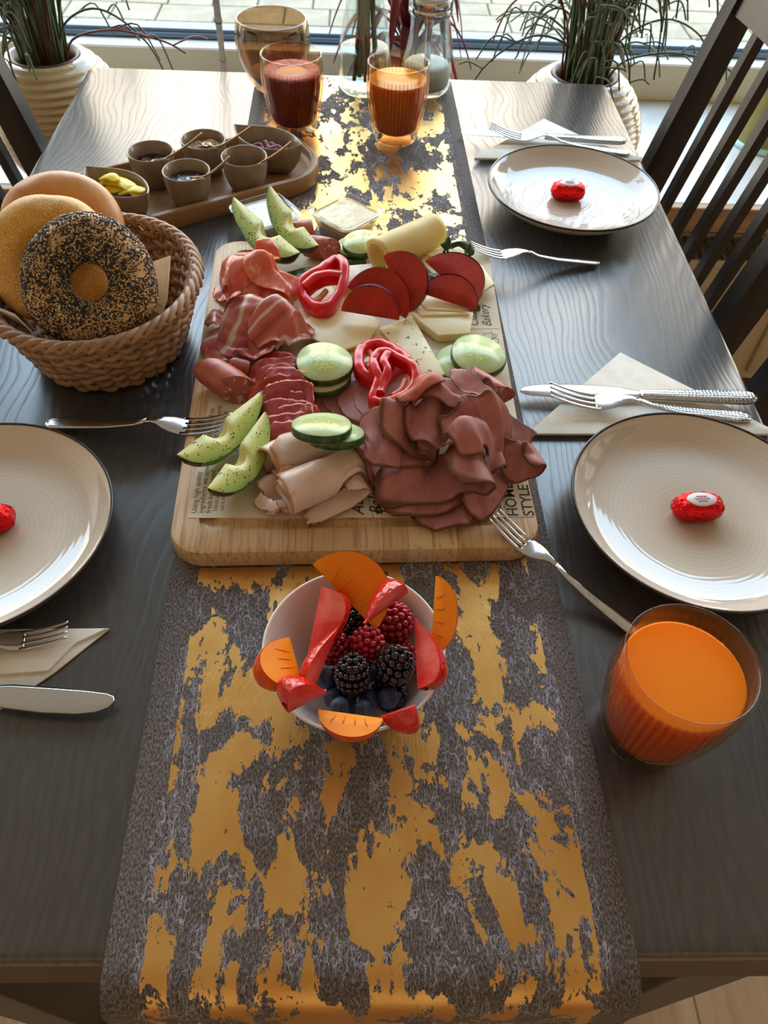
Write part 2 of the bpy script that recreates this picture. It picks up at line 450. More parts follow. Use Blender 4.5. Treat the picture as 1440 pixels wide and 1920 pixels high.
# radiator under the sill
ra = T('radiator', 'cream panel radiator with vertical ribs under the stone window sill', 'radiator', (1.15, 1.40, .08))
RTOP = TZ-.375-.08
M('panel', box(1.3, .02, RTOP, .004, c=(0, -.02, RTOP/2)), M_RAD, ra, smooth=False)
M('back_panel', box(1.3, .02, RTOP, .004, c=(0, .06, RTOP/2)), M_RAD, ra, smooth=False)
for i in range(24):
    M('rib', box(.024, .012, RTOP-.075, .005, c=(-.62+i*.054, -.033, RTOP/2-.012)), M_RAD, ra)
for sy in (-.03, .075): M('top_edge', box(1.3, .008, .016, .002, c=(0, sy, RTOP+.004)), M_RAD, ra, smooth=False)
for i in range(65): M('grille_bar', box(.008, .1, .004, c=(-.64+i*.02, .022, RTOP+.004)), M_RADG, ra, smooth=False)
for sx_ in (-.5, .5): M('bracket', box(.04, .12, .16, c=(sx_, .02, -.0)), M_RAD, ra, smooth=False)

# ------------------------------------------------------------------ table
TX0, TX1, TY0, TY1 = -.4166, .3834, .0784, 1.2771
TCX, TCY, HX, HY = (TX0+TX1)/2, (TY0+TY1)/2, (TX1-TX0)/2, (TY1-TY0)/2
tb = T('dining_table', 'dark stained wooden dining table set for breakfast by the window', 'table', (TCX, TCY, 0))
rings = [rrect(HX-d, HY-d, .012, TZ-z, 5) for d, z in ((.004, .022), (.001, .019), (0, .016), (0, .004), (.0012, .0012), (.004, 0))]
top = M('tabletop', loft(rings), W_TABLE, tb)
autosmooth(top, 50)
for nm, g in (('apron', box(2*HX-.05, .02, .075, .002, c=(0, -HY+.013, TZ-.06))), ('apron', box(2*HX-.05, .02, .075, .002, c=(0, HY-.013, TZ-.06))),
              ('side_apron', box(.02, 2*HY-.05, .075, .002, c=(-HX+.016, 0, TZ-.06))), ('side_apron', box(.02, 2*HY-.05, .075, .002, c=(HX-.016, 0, TZ-.06)))):
    M(nm, g, W_APRON, tb, smooth=False)
for sx_ in (-1, 1):
    for sy in (-1, 1):
        a = box(.07, .07, TZ-.022, .003)
        V = [Vector(((v.x)*(1 if v.z > 0 else .75), v.y*(1 if v.z > 0 else .75), v.z)) for v in a[0]]
        M('leg', mv((V, a[1]), sx_*(HX-.07), sy*(HY-.058), (TZ-.022)/2), W_CHAIR, tb, smooth=False)

# ------------------------------------------------------------------ chairs
def make_chair():
    """origin on the floor under the seat centre; the back is at +x, sitter faces -x"""
    t = T('dining_chair', 'chair', 'chair')
    hw = .208
    lean = math.tan(R(11.5)); zb = .44
    bx = lambda z: .20+(z-zb)*lean if z > zb else .20+(zb-z)*.10
    top_z = .965
    for s in (-1, 1):
        pts = [(bx(z), s*(hw-.016), z) for z in (0, .2, .44, .70, top_z)]
        g = [[], []]
        rg = []
        for i, (x, y_, z) in enumerate(pts):
            d = .020 if 0 < i < 4 else .016
            rg.append([(x-d, y_-.016, z), (x+d, y_-.016, z), (x+d, y_+.016, z), (x-d, y_+.016, z)])
        autosmooth(M('back_post', loft(rg), W_CHAIR, t, smooth=False))
        M('front_leg', box(.036, .036, .43, .003, c=(-.17, s*(hw-.02), .215)), W_CHAIR, t, smooth=False)
        M('side_stretcher', box(.35, .018, .03, .002, c=(.015, s*(hw-.02), .18)), W_CHAIR, t, smooth=False)
        M('side_rail', box(.35, .02, .05, .002, c=(.015, s*(hw-.02), .405)), W_CHAIR, t, smooth=False)
    M('seat', box(.385, 2*hw+.02, .022, .006, c=(.002, 0, .441)), W_CHAIR, t, smooth=False)
    M('front_rail', box(.02, 2*hw-.05, .05, .002, c=(-.17, 0, .405)), W_CHAIR, t, smooth=False)
    def rail(nm, z0, z1, th):
        rg = []
        for k in range(9):
            y_ = -(hw-.032)+(2*hw-.064)*k/8; c = .012*(1-(2*k/8-1)**2)
            rg.append([(bx(z0)-th/2+c, y_, z0), (bx(z0)+th/2+c, y_, z0), (bx(z1)+th/2+c, y_, z1), (bx(z1)-th/2+c, y_, z1)])
        autosmooth(M(nm, fixn(loft(rg)), W_CHAIR, t))
    rail('top_rail', .895, top_z+.003, .022); rail('lower_rail', .53, .57, .02)
    for k in range(5):
        y_ = -(hw-.032)+(2*hw-.064)*(k+1)/6; c = .012*(1-(2*(k+1)/6-1)**2)
        d, h_ = .0065, .0085
        rg = [[(bx(z)-d+c, y_-h_, z), (bx(z)+d+c, y_-h_, z), (bx(z)+d+c, y_+h_, z), (bx(z)-d+c, y_+h_, z)] for z in (.555, .73, .91)]
        M('slat', loft(rg), W_CHAIR, t, smooth=False)
    return t
def dup(root, loc, rz, label=None, group=None):
    r = link(root.copy()); r.location = loc; r.rotation_euler = (0, 0, rz)
    if label: r['label'] = label
    if group: r['group'] = group
    for ch in list(root.children):
        c = link(ch.copy()); c.parent = r
        for g in ch.children:
            d = link(g.copy()); d.parent = c
    return r
ch = make_chair()
CSC = 1.13   # the chairs stand a little away from the table edge
_bx = .20+(TZ-.065-.44)*math.tan(R(11.5))
CXR = P(1203, 300).x*CSC+.02-_bx
ch.location = (CXR, P(1203, 300).y*CSC-.208, 0); ch['label'] = 'dark slatted chair beside the plate nearest the window'; ch['group'] = 'slatted chairs around the table'
dup(ch, (CXR+.012, P(1398, 704).y*CSC-.208, 0), 0, 'dark slatted chair beside the plate next to the tumbler of orange juice', 'slatted chairs around the table')
dup(ch, (P(92, 255).x*CSC-.02+_bx, P(92, 255).y*CSC-.222, 0), PI, 'dark slatted chair on the bread basket side of the table, by the pot', 'slatted chairs around the table')

# ------------------------------------------------------------------ runner
def runner_mat():
    m, nt, bs = newmat('gold_foil_runner')
    uvn = nt.nodes.new('ShaderNodeTexCoord').outputs['UV']
    def mp(sc, loc=(0, 0, 0)):
        n = nt.nodes.new('ShaderNodeMapping'); n.inputs['Scale'].default_value = sc; n.inputs['Location'].default_value = loc; nt.links.new(uvn, n.inputs[0]); return n.outputs[0]
    sep = nt.nodes.new('ShaderNodeSeparateXYZ'); nt.links.new(uvn, sep.inputs[0])
    big = tnoise(nt, mp((1, .50, 1)), 30, 6, .62, .5)
    big2 = tnoise(nt, mp((1, .8, 1), (3, 1, 0)), 9, 2)
    fine = tnoise(nt, mp((1, .45, 1)), 240, 4, .7)
    mid = tnoise(nt, mp((1, .6, 1), (4, 4, 0)), 95, 3, .6, .4)
    val = mth(nt, 'ADD', mth(nt, 'ADD', big, mth(nt, 'MULTIPLY', big2, .22)), mth(nt, 'ADD', mth(nt, 'MULTIPLY', fine, .16), mth(nt, 'MULTIPLY', mid, .30)))
    edge = mth(nt, 'ABSOLUTE', sep.outputs[0])
    edge = mth(nt, 'ADD', edge, mth(nt, 'MULTIPLY', fine, .004))
    inner = mth(nt, 'LESS_THAN', edge, .130)
    foil = mth(nt, 'MULTIPLY', mth(nt, 'GREATER_THAN', val, .842), inner)
    # cloth: coarse taupe weave
    wv = tnoise(nt, mp((1, .45, 1)), 900, 2, .6)
    weave = mth(nt, 'MULTIPLY', mth(nt, 'SINE', mth(nt, 'MULTIPLY', sep.outputs[0], 4200)), mth(nt, 'SINE', mth(nt, 'MULTIPLY', sep.outputs[1], 4200)))
    wsum = mth(nt, 'ADD', wv, mth(nt, 'MULTIPLY', weave, .16))
    cloth = ramp(nt, wsum, [(.32, hexc('#2b2523')), (.5, hexc('#564d49')), (.68, hexc('#877d78'))])
    # pale hair threads
    dst = nd(nt, 'TexNoise', {'Vector': mp((1, .6, 1)), 'Scale': 60, 'Detail': 3}); off = nd(nt, 'VectorMath', {0: dst.outputs['Color'], 'Scale': .012}, operation='SCALE')
    def threads(sc, loc, thr):
        va = nd(nt, 'VectorMath', {0: mp(sc, loc), 1: off.outputs[0]}, operation='ADD')
        vo = nd(nt, 'TexVoronoi', {'Vector': va.outputs[0], 'Scale': 150.0, 'Randomness': 1.0}, feature='DISTANCE_TO_EDGE')
        return mth(nt, 'LESS_THAN', vo.outputs['Distance'], thr)
    def hair(sc, loc, scale, thr):
        n_ = tnoise(nt, mp(sc, loc), scale, 3, .65, .8)
        return mth(nt, 'LESS_THAN', mth(nt, 'ABSOLUTE', mth(nt, 'SUBTRACT', n_, .5)), thr)
    th = mth(nt, 'MAXIMUM', hair((1.3, .34, 1), (1, 4, 0), 90, .006), mth(nt, 'MAXIMUM', hair((1.3, .22, 1), (6, 2, 0), 120, .006), threads((1.0, .34, 1), (5, 3, 0), .014)))
    thm = mth(nt, 'GREATER_THAN', tnoise(nt, mp((1, .7, 1), (7, 7, 0)), 55, 3), .47)
    th = mth(nt, 'MULTIPLY', mth(nt, 'MULTIPLY', th, thm), mth(nt, 'LESS_THAN', edge, .136))
    cloth = mixc(nt, mth(nt, 'MULTIPLY', th, .7), cloth, hexc('#aeacbb'))
    gold = ramp(nt, tnoise(nt, mp((1, .5, 1), (2, 9, 0)), 26, 3), [(.3, hexc('#d9a35a')), (.7, hexc('#eabd76'))])
    col = mixc(nt, foil, cloth, gold)
    nt.links.new(col, bs.inputs['Base Color']); nt.links.new(foil, bs.inputs['Metallic'])
    crk = tnoise(nt, mp((1, .35, 1)), 420, 4, .7, .6)
    crm = ramp(nt, tnoise(nt, mp((1, .8, 1), (11, 2, 0)), 24, 2), [(.40, (.16, .16, .16, 1)), (.62, (1.25, 1.25, 1.25, 1))])
    rg = mth(nt, 'MULTIPLY_ADD', foil, -.54, .86); nt.links.new(rg, bs.inputs['Roughness'])
    hf = mth(nt, 'MULTIPLY', mth(nt, 'MULTIPLY', crk, crm), 1.3)
    hc = mth(nt, 'ADD', mth(nt, 'MULTIPLY', wsum, .9), mth(nt, 'MULTIPLY', th, .4))
    mxf = nt.nodes.new('ShaderNodeMix'); nt.links.new(foil, mxf.inputs[0]); nt.links.new(hc, mxf.inputs[2]); nt.links.new(hf, mxf.inputs[3])
    h = mth(nt, 'ADD', mxf.outputs[0], mth(nt, 'MULTIPLY', foil, .6))
    dobump(nt, bs, h, .42, .0006)
    return m
RUN_TH = .0014
def runner():
    path = []   # (y,z,s)
    y = 1.262; s = 0
    ys = [1.262-i*(1.262-TY0-.001)/58 for i in range(59)]
    for yy in ys: path.append((yy, TZ+.0008))
    cy, cz, r = TY0-.001, TZ-.0232, .024
    for k in range(1, 15):
        a = R(90+k*5.6); path.append((cy+r*math.cos(a)*1.0, cz+r*math.sin(a)))
    ly, lz = path[-1]
    for k in range(1, 17): path.append((ly-.0012*k*(1-k/40), lz-.02*k))
    S = [0]
    for a, b in zip(path, path[1:]): S.append(S[-1]+math.hypot(b[0]-a[0], b[1]-a[1]))
    nu, nv = len(path)-1, 20
    def f(a, b):
        i = round(a*nu); yy, zz = path[i]; x = (b-.5)*.299
        cxx = .0130-.0213*(max(yy, .08)-.09)
        dz = 0 if i < 58 else 0
        hang = max(0, (TZ-zz)-.02)
        return Vector((cxx+x, yy+.010*math.sin(x*22)*min(1, hang*6)*.5, zz))
    V, F, UV = sheet(f, nu, nv, RUN_TH)
    UV2 = [((v-.5)*.299, S[round(u*nu)]) for u, v in UV]
    o = M('table_runner', (V, F), runner_mat(), uv=UV2)
    return tag(o, 'taupe table runner with torn gold foil pattern hanging over the table end', 'table runner')
runner()
ZR = .0016   # top of runner above the table

# ------------------------------------------------------------------ bamboo board
def bamboo(name, axis):
    m, nt, bs = newmat(name)
    st = (1, .04, .6) if axis == 'y' else (1, 1, .3)
    v = coords(nt, st); fine = tnoise(nt, v, 330, 4, .6); cells = coords(nt, (52, .9, 1))
    t = nt.nodes.new('ShaderNodeTexWhiteNoise'); t.noise_dimensions = '1D'
    sp = nt.nodes.new('ShaderNodeSeparateXYZ'); nt.links.new(cells, sp.inputs[0])
    fl = mth(nt, 'FLOOR', sp.outputs[0]); nt.links.new(fl, t.inputs['W'])
    frac = mth(nt, 'FRACT', sp.outputs[0])
    col = ramp(nt, t.outputs['Value'], [(0, hexc('#bd976a')), (.5, hexc('#c9a579')), (1, hexc('#d3b38a'))])
    col = mixc(nt, ramp(nt, fine, [(.5, (0, 0, 0, 1)), (.68, (.75, .75, .75, 1))]), col, hexc('#94693d'))
    col = mixc(nt, mth(nt, 'MULTIPLY', mth(nt, 'LESS_THAN', frac, .05), .35), col, hexc('#8a6238'))
    nt.links.new(col, bs.inputs['Base Color']); bs.inputs['Roughness'].default_value = .45
    dobump(nt, bs, fine, .1, .0006)
    return m
M_BAMB = bamboo('bamboo', 'y')
BH = .022
pF, pN = (P(650, 449, BH)), (P(660, 1031, BH))
BL = (pF-pN).length; BW = .289
BROT = R(2.1)
bc = Vector((-.0062, (pF.y+pN.y)/2, TZ+ZR))
bd = T('cutting_board', 'bamboo serving board with juice groove carrying cold cuts and cheese', 'cutting board', bc, BROT)
bt = BH-ZR
rings = [rrect(BW/2-d, BL/2-d, .026-d*.6, z, 8) for d, z in ((.004, 0), (.0012, .001), (0, .004), (0, bt-.006), (.0012, bt-.0022), (.005, bt), (.0215, bt), (.0225, bt-.0022), (.0275, bt-.0035), (.0325, bt-.0022), (.0335, bt))]
autosmooth(M('board', loft(rings), M_BAMB, bd), 30)

# ------------------------------------------------------------------ plates
def radial(nt, sc=1.0):
    v = coords(nt, (sc, sc, 0)); return nd(nt, 'VectorMath', {0: v}, operation='LENGTH').outputs['Value']
def plate_mat():
    m, nt, bs = newmat('beige_glaze')
    r = radial(nt)
    n = tnoise(nt, coords(nt), 30, 3)
    rr = mth(nt, 'ADD', r, mth(nt, 'MULTIPLY', n, .004))
    rings_ = mth(nt, 'SINE', mth(nt, 'MULTIPLY', rr, 1500))
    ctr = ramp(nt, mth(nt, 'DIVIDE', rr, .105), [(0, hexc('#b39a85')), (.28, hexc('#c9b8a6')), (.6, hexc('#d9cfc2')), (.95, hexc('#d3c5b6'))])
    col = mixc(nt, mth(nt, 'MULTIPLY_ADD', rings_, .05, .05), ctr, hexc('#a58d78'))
    nt.links.new(col, bs.inputs['Base Color']); bs.inputs['Roughness'].default_value = .05; bs.inputs['IOR'].default_value = 1.75
    dobump(nt, bs, mth(nt, 'MULTIPLY', rings_, ramp(nt, mth(nt, 'DIVIDE', rr, .105), [(.1, (1, 1, 1, 1)), (.7, (.2, .2, .2, 1))])), .05, .0008)
    return m
M_PLATE = plate_mat()
M_PRIM = mat('dark_brown_rim_glaze', '#2f221b', rough=.15)
def plate(c, label):
    t = T('plate', label, 'plate', c, 0, 'beige plates with a dark rim')
    pr_ = [(0, .0015), (.045, .0015), (.058, 0), (.062, .0002), (.066, .003), (.086, .009), (.100, .019), (.1045, .0255), (.1043, .0268), (.1028, .0265), (.098, .0205), (.088, .0112), (.081, .0082), (.05, .0068), (0, .0062)]
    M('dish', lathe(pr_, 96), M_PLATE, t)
    M('rim', lathe([(.1040, .0250), (.1051, .0256), (.1050, .0272), (.1040, .0278), (.1027, .0272), (.1026, .0264)], 96), M_PRIM, t)
    return t
pf_c = Vector((.2612, .9037, TZ)); pn_c = Vector((.2790, .3950, TZ)); pl_c = Vector((-.2925, .3680, TZ))
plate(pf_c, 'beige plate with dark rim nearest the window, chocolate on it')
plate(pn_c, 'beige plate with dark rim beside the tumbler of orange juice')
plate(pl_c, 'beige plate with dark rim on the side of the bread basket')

# chocolates in red foil
def foil_mat():
    m, nt, bs = newmat('red_foil'); bs.inputs['Base Color'].default_value = hexc('#e01a1e'); bs.inputs['Metallic'].default_value = .85; bs.inputs['Roughness'].default_value = .25
    v = coords(nt); vo = nd(nt, 'TexVoronoi', {'Vector': v, 'Scale': 260.0}); dobump(nt, bs, mth(nt, 'ADD', vo.outputs['Distance'], tnoise(nt, v, 300, 4)), .8, .0012); return m
M_RFOIL = foil_mat(); M_LAB = mat('white_sticker', '#d9d6d8', rough=.4); M_REDINK = mat('red_ink', '#a8232d', rough=.5)
def chocolate(c, rz, label):
    t = T('chocolate', label, 'chocolate', c, rz, 'foil wrapped chocolates on plates')
    rg = []
    n = 15
    for i in range(n):
        a = i/(n-1); th = PI*a
        z = .0105-.0105*math.cos(th); k = max(math.sin(th), 0)**.42 if 0 < i < n-1 else .25
        ring = []
        for q in range(40):
            an = 2*PI*q/40; ca, sa = math.cos(an), math.sin(an)
            ex = .021*k*math.copysign(abs(ca)**.62, ca); ey = .0115*k*math.copysign(abs(sa)**.7, sa)
            nn = noise.noise(Vector((ex*220, ey*220, z*220)))*.0012+noise.noise(Vector((ex*600, ey*600, z*600)))*.0005
            ring.append((ex*(1+nn*60), ey*(1+nn*90), z+nn*.3))
        rg.append(ring)
    M('foil_wrap', loft(rg), M_RFOIL, t)
    lab = M('sticker', lathe([(0, .0213), (.9, .0213), (1, .0207), (1, .0200), (0, .0195)], 40, sxy=(.0125, .0072)), M_LAB, t)
    for i, (w_, y_) in enumerate(((.009, .0024), (.013, 0), (.008, -.0024))):
        pts = [(-w_/2+w_*k/14, y_+.0009*math.sin(k*2.1+i), .0214) for k in range(15)]
        M('print_line', tube(pts, .0003, 5), M_REDINK, lab)
    return t
PZ = .0064
chocolate(P(1064, 362, .014)*1, R(-4), 'red foil chocolate on the plate nearest the window').location.z = TZ+PZ
chocolate(P(1304, 958, .012)*1, R(4), 'red foil chocolate on the plate beside the orange juice').location.z = TZ+PZ
chocolate(P(-22, 985, .012)*1, R(20), 'red foil chocolate on the plate across from the other two').location.z = TZ+PZ

# ------------------------------------------------------------------ napkins and cutlery
M_NAP = mat('cream_napkin', '#f6f0e4', '#efe7d8', sc=60, rough=.9, bump=.15, bsc=500, tr=.2)
def napkin(name, label, layers, cat='napkin', group='cream paper napkins', mt=None):
    """layers: list of (pixel polygon with z per corner, thickness)"""
    loc = P(*layers[0][0][0][:2], 0)
    t = T(name, label, cat, loc, 0, group)
    for pts, th in layers:
        g = slab([P(u, v, z)-loc for u, v, z in pts], th, min(.0008, th*.4))
        o = M('fold', g, mt or M_NAP, t); autosmooth(o, 50)
    return t
napkin('napkin', 'cream napkin folded to a triangle under cutlery beside the orange juice plate', [
    ([(988, 812, .0022), (1163, 660, .002), (1330, 745, .002), (1440, 800, .002), (1452, 812, .0022)], .0018),
    ([(988, 813, .005), (1070, 740, .0042), (1300, 755, .0042), (1452, 806, .005), (1452, 814, .005)], .0026)])
napkin('napkin', 'cream napkin folded to a triangle behind the plate nearest the window', [
    ([(890, 295, .0022), (1020, 222, .002), (1122, 270, .002), (1205, 296, .0022)], .0018),
    ([(889, 296, .006), (930, 271, .0045), (1100, 272, .0042), (1206, 294, .006), (1200, 300, .005)], .003)])
napkin('napkin', 'cream napkin under the knife and fork beside the basket-side plate', [
    ([(-160, 1182, .002), (206, 1178, .002), (100, 1262, .002), (-10, 1336, .002), (-160, 1345, .002)], .0016),
    ([(-160, 1181, .0046), (207, 1177, .0046), (140, 1204, .004), (92, 1258, .004), (-160, 1275, .004)], .0024)])

def steel_mat(name, rough, bump):
    m, nt, bs = newmat(name); bs.inputs['Base Color'].default_value = (.56, .56, .57, 1); bs.inputs['Metallic'].default_value = 1; bs.inputs['Roughness'].default_value = rough
    if bump:
        vo = nd(nt, 'TexVoronoi', {'Vector': coords(nt, (1, 1.4, 1)), 'Scale': 300.0, 'Randomness': .2}); dobump(nt, bs, vo.outputs['Distance'], .35, .0015)
    return m
M_STEEL = steel_mat('polished_steel', .14, False); M_HAMMER = steel_mat('hammered_steel', .2, True); M_ENGR = mat('engraving', '#4b4745', rough=.5)
def bar(ws, zc, th, ny=6):
    """strip along x: ws list of (x, half width), zc(x) centre height; rounded section"""
    rg = []
    for x, hw, *rest in ws:
        tt = rest[0] if rest else th; z = zc(x); r = []
        for k in range(12):
            a = 2*PI*k/12; ca, sa = math.cos(a), math.sin(a)
            r.append((x, hw*math.copysign(abs(ca)**.6, ca), z+tt/2*math.copysign(abs(sa)**.7, sa)))
        rg.append(r)
    return loft(rg)
FZ = lambda x: .0115*max(0, 1-x/.052)**1.6+.009*math.exp(-((x-.078)/.022)**2)+.0012
def fork(m, label, group=None, hammered=False, scale_len=.195):
    t = T('fork', label, 'fork', (0, 0, 0), 0, group); t.matrix_world = m
    for k in range(4):
        y0 = (k-1.5)*.0066
        ws = [(x, .0011+.0009*min(1, x/.02), .0018) for x in (0, .004, .012, .02, .03, .04, .05)]
        g = bar(ws, FZ, .0018); sp = lambda x: y0*(1-.06*(1-x/.05))
        g = ([Vector((v[0], v[1]+sp(v[0]), v[2])) for v in g[0]], g[1])
        M('tine', g, M_STEEL, t)
    M('head', bar([(.0455, .0090), (.047, .0112), (.052, .0119), (.06, .0112), (.068, .0085), (.074, .0050), (.080, .0034, .0026), (.088, .0030, .003)], FZ, .002), M_STEEL, t)
    h = M('handle', bar([(.086, .0030, .003), (.1, .0034, .003), (.13, .0050, .003), (.16, .0068, .003), (.182, .0078, .003), (.190, .0070, .003), (.1945, .0042, .003), (.1955, .0015, .002)], FZ, .003), M_HAMMER if hammered else M_STEEL, t)
    if not hammered:
        for i in range(12):
            if i in (4, 8): continue
            M('engraving', mv(box(.0013, .0012, .0001), .118+i*.0022, 0, FZ(.118+i*.0022)+.00151), M_ENGR, h, smooth=False)
    return t
def knife(m, label, group=None, hammered=True):
    t = T('table_knife', label, 'knife', (0, 0, 0), 0, group); t.matrix_world = m
    top = [(0, 0), (.002, .0038), (.010, .0062), (.03, .0075), (.06, .0080), (.095, .0080), (.112, .0062), (.118, .0050)]
    bot = [(0, 0), (.004, -.0050), (.014, -.0090), (.03, -.0112), (.06, -.0118), (.095, -.0100), (.112, -.0062), (.118, -.0050)]
    def yy(tab, x):
        for (a, b), (c, d) in zip(tab, tab[1:]):
            if a <= x <= c: return b+(d-b)*(x-a)/max(c-a, 1e-9)
        return tab[-1][1]
    rg = []
    for i in range(31):
        x = .0005+.1175*(i/30)**1.25
        a, b = yy(top, x), yy(bot, x); n = 10
        rg.append([(x, b+(a-b)*(.5-.5*math.cos(2*PI*k/n)), .0035+.0010*math.sin(2*PI*k/n)*(.45 if (k > n/4 and k < 3*n/4) else 1)) for k in range(n)])
    M('blade', fixn(loft(rg)), M_STEEL, t)
    M('handle', bar([(.114, .0046, .005), (.12, .0056, .0062), (.15, .0068, .0066), (.19, .0082, .007), (.212, .0084, .007), (.221, .0068, .006), (.2245, .0030, .004)], lambda x: .0038, .006), M_HAMMER if hammered else M_STEEL, t)
    return t
def fb(a, b, L, flip=False):
    m = frame_between(a, b, L)
    return m @ Matrix.Scale(-1, 4, (0, 1, 0)) if flip else m
# forks reaching onto the board
fork(fb(P(436, 806, .0245), P(88, 795, .003), .195), 'steel fork pointing to the sausage slices, handle towards the bread basket', 'serving forks on the board')
fork(fb(P(882, 476, .0245), P(1122, 493, .003), .195), 'steel fork on the board beside the sliced cheese with plums', 'serving forks on the board')
fork(fb(P(921, 975, .0235), P(1196, 1190, .003), .195), 'steel fork on the board with its handle behind the orange juice tumbler', 'serving forks on the board')
# place settings
knife(fb(P(973, 738, .005), P(1415, 752, .005), .2245, True), 'knife with hammered handle beside the orange juice plate', 'hammered knives on napkins')
fork(fb(P(1026, 748, .0105), P(1406, 785, .0056), .195), 'fork with hammered handle tucked against the orange juice plate', 'hammered forks on napkins', True)
knife(fb(P(863, 253, .006), P(1172, 270, .006), .2245, True), 'knife with hammered handle behind the plate nearest the window', 'hammered knives on napkins')
fork(fb(P(916, 252, .0115), P(1180, 289, .0066), .195), 'fork with hammered handle behind the plate nearest the window', 'hammered forks on napkins', True)
kn = knife(fb(P(217, 1318, .0065), P(-262, 1290, .0065), .2245, True) @ Matrix.Scale(1.25, 4, (0, 1, 0)), 'broad table knife on the napkin at the basket-side setting', 'hammered knives on napkins')
fork(fb(P(133, 1192, .0050), P(-240, 1240, .0052), .195), 'fork on the napkin at the basket-side setting', 'hammered forks on napkins', True)

# ------------------------------------------------------------------ tumblers of juice
def amber_mat():
    m = glassmat('amber_tumbler_glass', (.93, .80, .70, 1), .03); nt = m.node_tree
    sp = nt.nodes.new('ShaderNodeSeparateXYZ'); nt.links.new(nt.nodes.new('ShaderNodeTexCoord').outputs['Object'], sp.inputs[0])
    an = mth(nt, 'ARCTAN2', sp.outputs[1], sp.outputs[0]); rb = mth(nt, 'MULTIPLY_ADD', mth(nt, 'SINE', mth(nt, 'MULTIPLY', an, 48)), .5, .5)
    zz = mth(nt, 'MULTIPLY', mth(nt, 'GREATER_THAN', sp.outputs[2], .012), mth(nt, 'LESS_THAN', sp.outputs[2], .084))
    col = mixc(nt, mth(nt, 'MULTIPLY', rb, zz), (.95, .86, .74, 1), (.83, .62, .44, 1))     # light and dark refraction streaks of the ribs, painted into the tint
    tr_ = [n for n in nt.nodes if n.type == 'BSDF_TRANSPARENT'][0]; nt.links.new(col, tr_.inputs[0]); return m
M_AMBER = amber_mat()
M_CLEAR = glassmat('clear_glass', (.92, .95, .94, 1), .02, extra=.02)
def juice_mat(name, c, c2, sss=.5):
    return mat(name, c, c2, sc=20, rough=.12, sss=sss, ssr=(1, .45, .08), sscale=.02)
M_OJ = juice_mat('orange_juice', '#f08a12', '#ee8410'); M_RJ = juice_mat('red_juice', '#860c1c', '#780a18', .3); M_OJ2 = juice_mat('dark_orange_juice', '#e39c08', '#dc9204')
M_FOAM = mat('pink_foam', '#c2697c', '#8d2437', sc=250, lo=.45, hi=.6, rough=.5)
def tumbler(c, label, mj, fill, foam=False):
    t = T('juice_tumbler', label, 'glass', c, 0, 'ribbed tumblers of juice')
    H = .097
    po = lambda z: .0285+(.0402-.0285)*min(1, (z/.062))**.75 if z < .062 else .0402
    prof = []
    zs = [0, .0015, .005]+[.01+i*.004 for i in range(21)]+[.0955]
    outer = [(.024, .0005)]+[(po(z)-(.002 if z == 0 else 0), z) for z in zs]+[(po(.09)-.0004, .0968), (po(.09)-.0014, .0972)]
    inner = [(po(z)-.0026, z) for z in (.0955, .088, .08, .07, .06, .05, .04, .03, .02, .014)]+[(.022, .0105), (0, .0105)]
    def ribs(a, i, r, z):
        if i < len(outer) and   .012 < z < .084:
            return r+.0009*abs(math.sin(24*a))*min(1, (z-.012)/.01)*min(1, (.084-z)/.006)
        return r
    M('glass', lathe([(0, .001)]+outer+inner, 144, ribs), M_AMBER, t)
    jp = [(0, .0108), (.021, .0108)]+[(po(z)-.0030, z) for z in (.016, .02, .03, .04, .05, .06, .066, .072) if z < fill-.001]+[(po(fill)-.0030, fill), (po(fill)-.0042, fill+.0002), (0, fill)]
    M('juice', lathe(jp, 72), mj, t)
    if foam:
        M('foam', lathe([(po(fill)-.0032, fill+.0002), (po(fill)-.0034, fill+.0012), (po(fill)-.012, fill+.0016), (po(fill)-.02, fill+.0004)], 72), M_FOAM, t)
    return t
tumbler((.1978, .2135, TZ), 'amber ribbed tumbler of orange juice on bare wood beside a plate', M_OJ, .080)
tumbler((.0470, 1.069, TZ+ZR), 'amber ribbed tumbler of yellow-orange juice on the runner before the sugar dispenser', M_OJ2, .076)
tumbler((-.0915, 1.084, TZ+ZR), 'amber ribbed tumbler of red juice on the runner before the candle glass', M_RJ, .075, True)

# ------------------------------------------------------------------ candle glass, bottle vase, sugar dispenser
M_SMOKE = glassmat('smoked_amber_glass', (.72, .58, .42, 1), .05, extra=.06)
M_CRUST = mat('brown_glass_frosting', '#8a6238', '#6d4a28', sc=60, rough=.4, tr=.5)
cg = T('candle_glass', 'rounded smoky amber candle glass behind the red juice', 'candle holder', (-.128, 1.218, TZ+ZR))
cpo = [(0, .001), (.026, 0), (.031, .003), (.041, .02), (.050, .042), (.0535, .062), (.0525, .080), (.0495, .092), (.0485, .0935), (.0472, .092), (.0500, .079), (.051, .062), (.0475, .043), (.038, .021), (.028, .010), (0, .009)]
M('glass', lathe(cpo, 72), M_SMOKE, cg)
M('candle', lathe([(0, .0095), (.0265, .0095), (.0375, .0225), (.036, .024), (.006, .0225), (0, .0225)], 48), mat('candle_wax', '#b08a5a', rough=.5, sss=.3), cg)
M('wick', tube([(0, 0, .0225), (.0005, 0, .029), (.0015, .0008, .033)], .0007, 6), M_ENGR, cg)

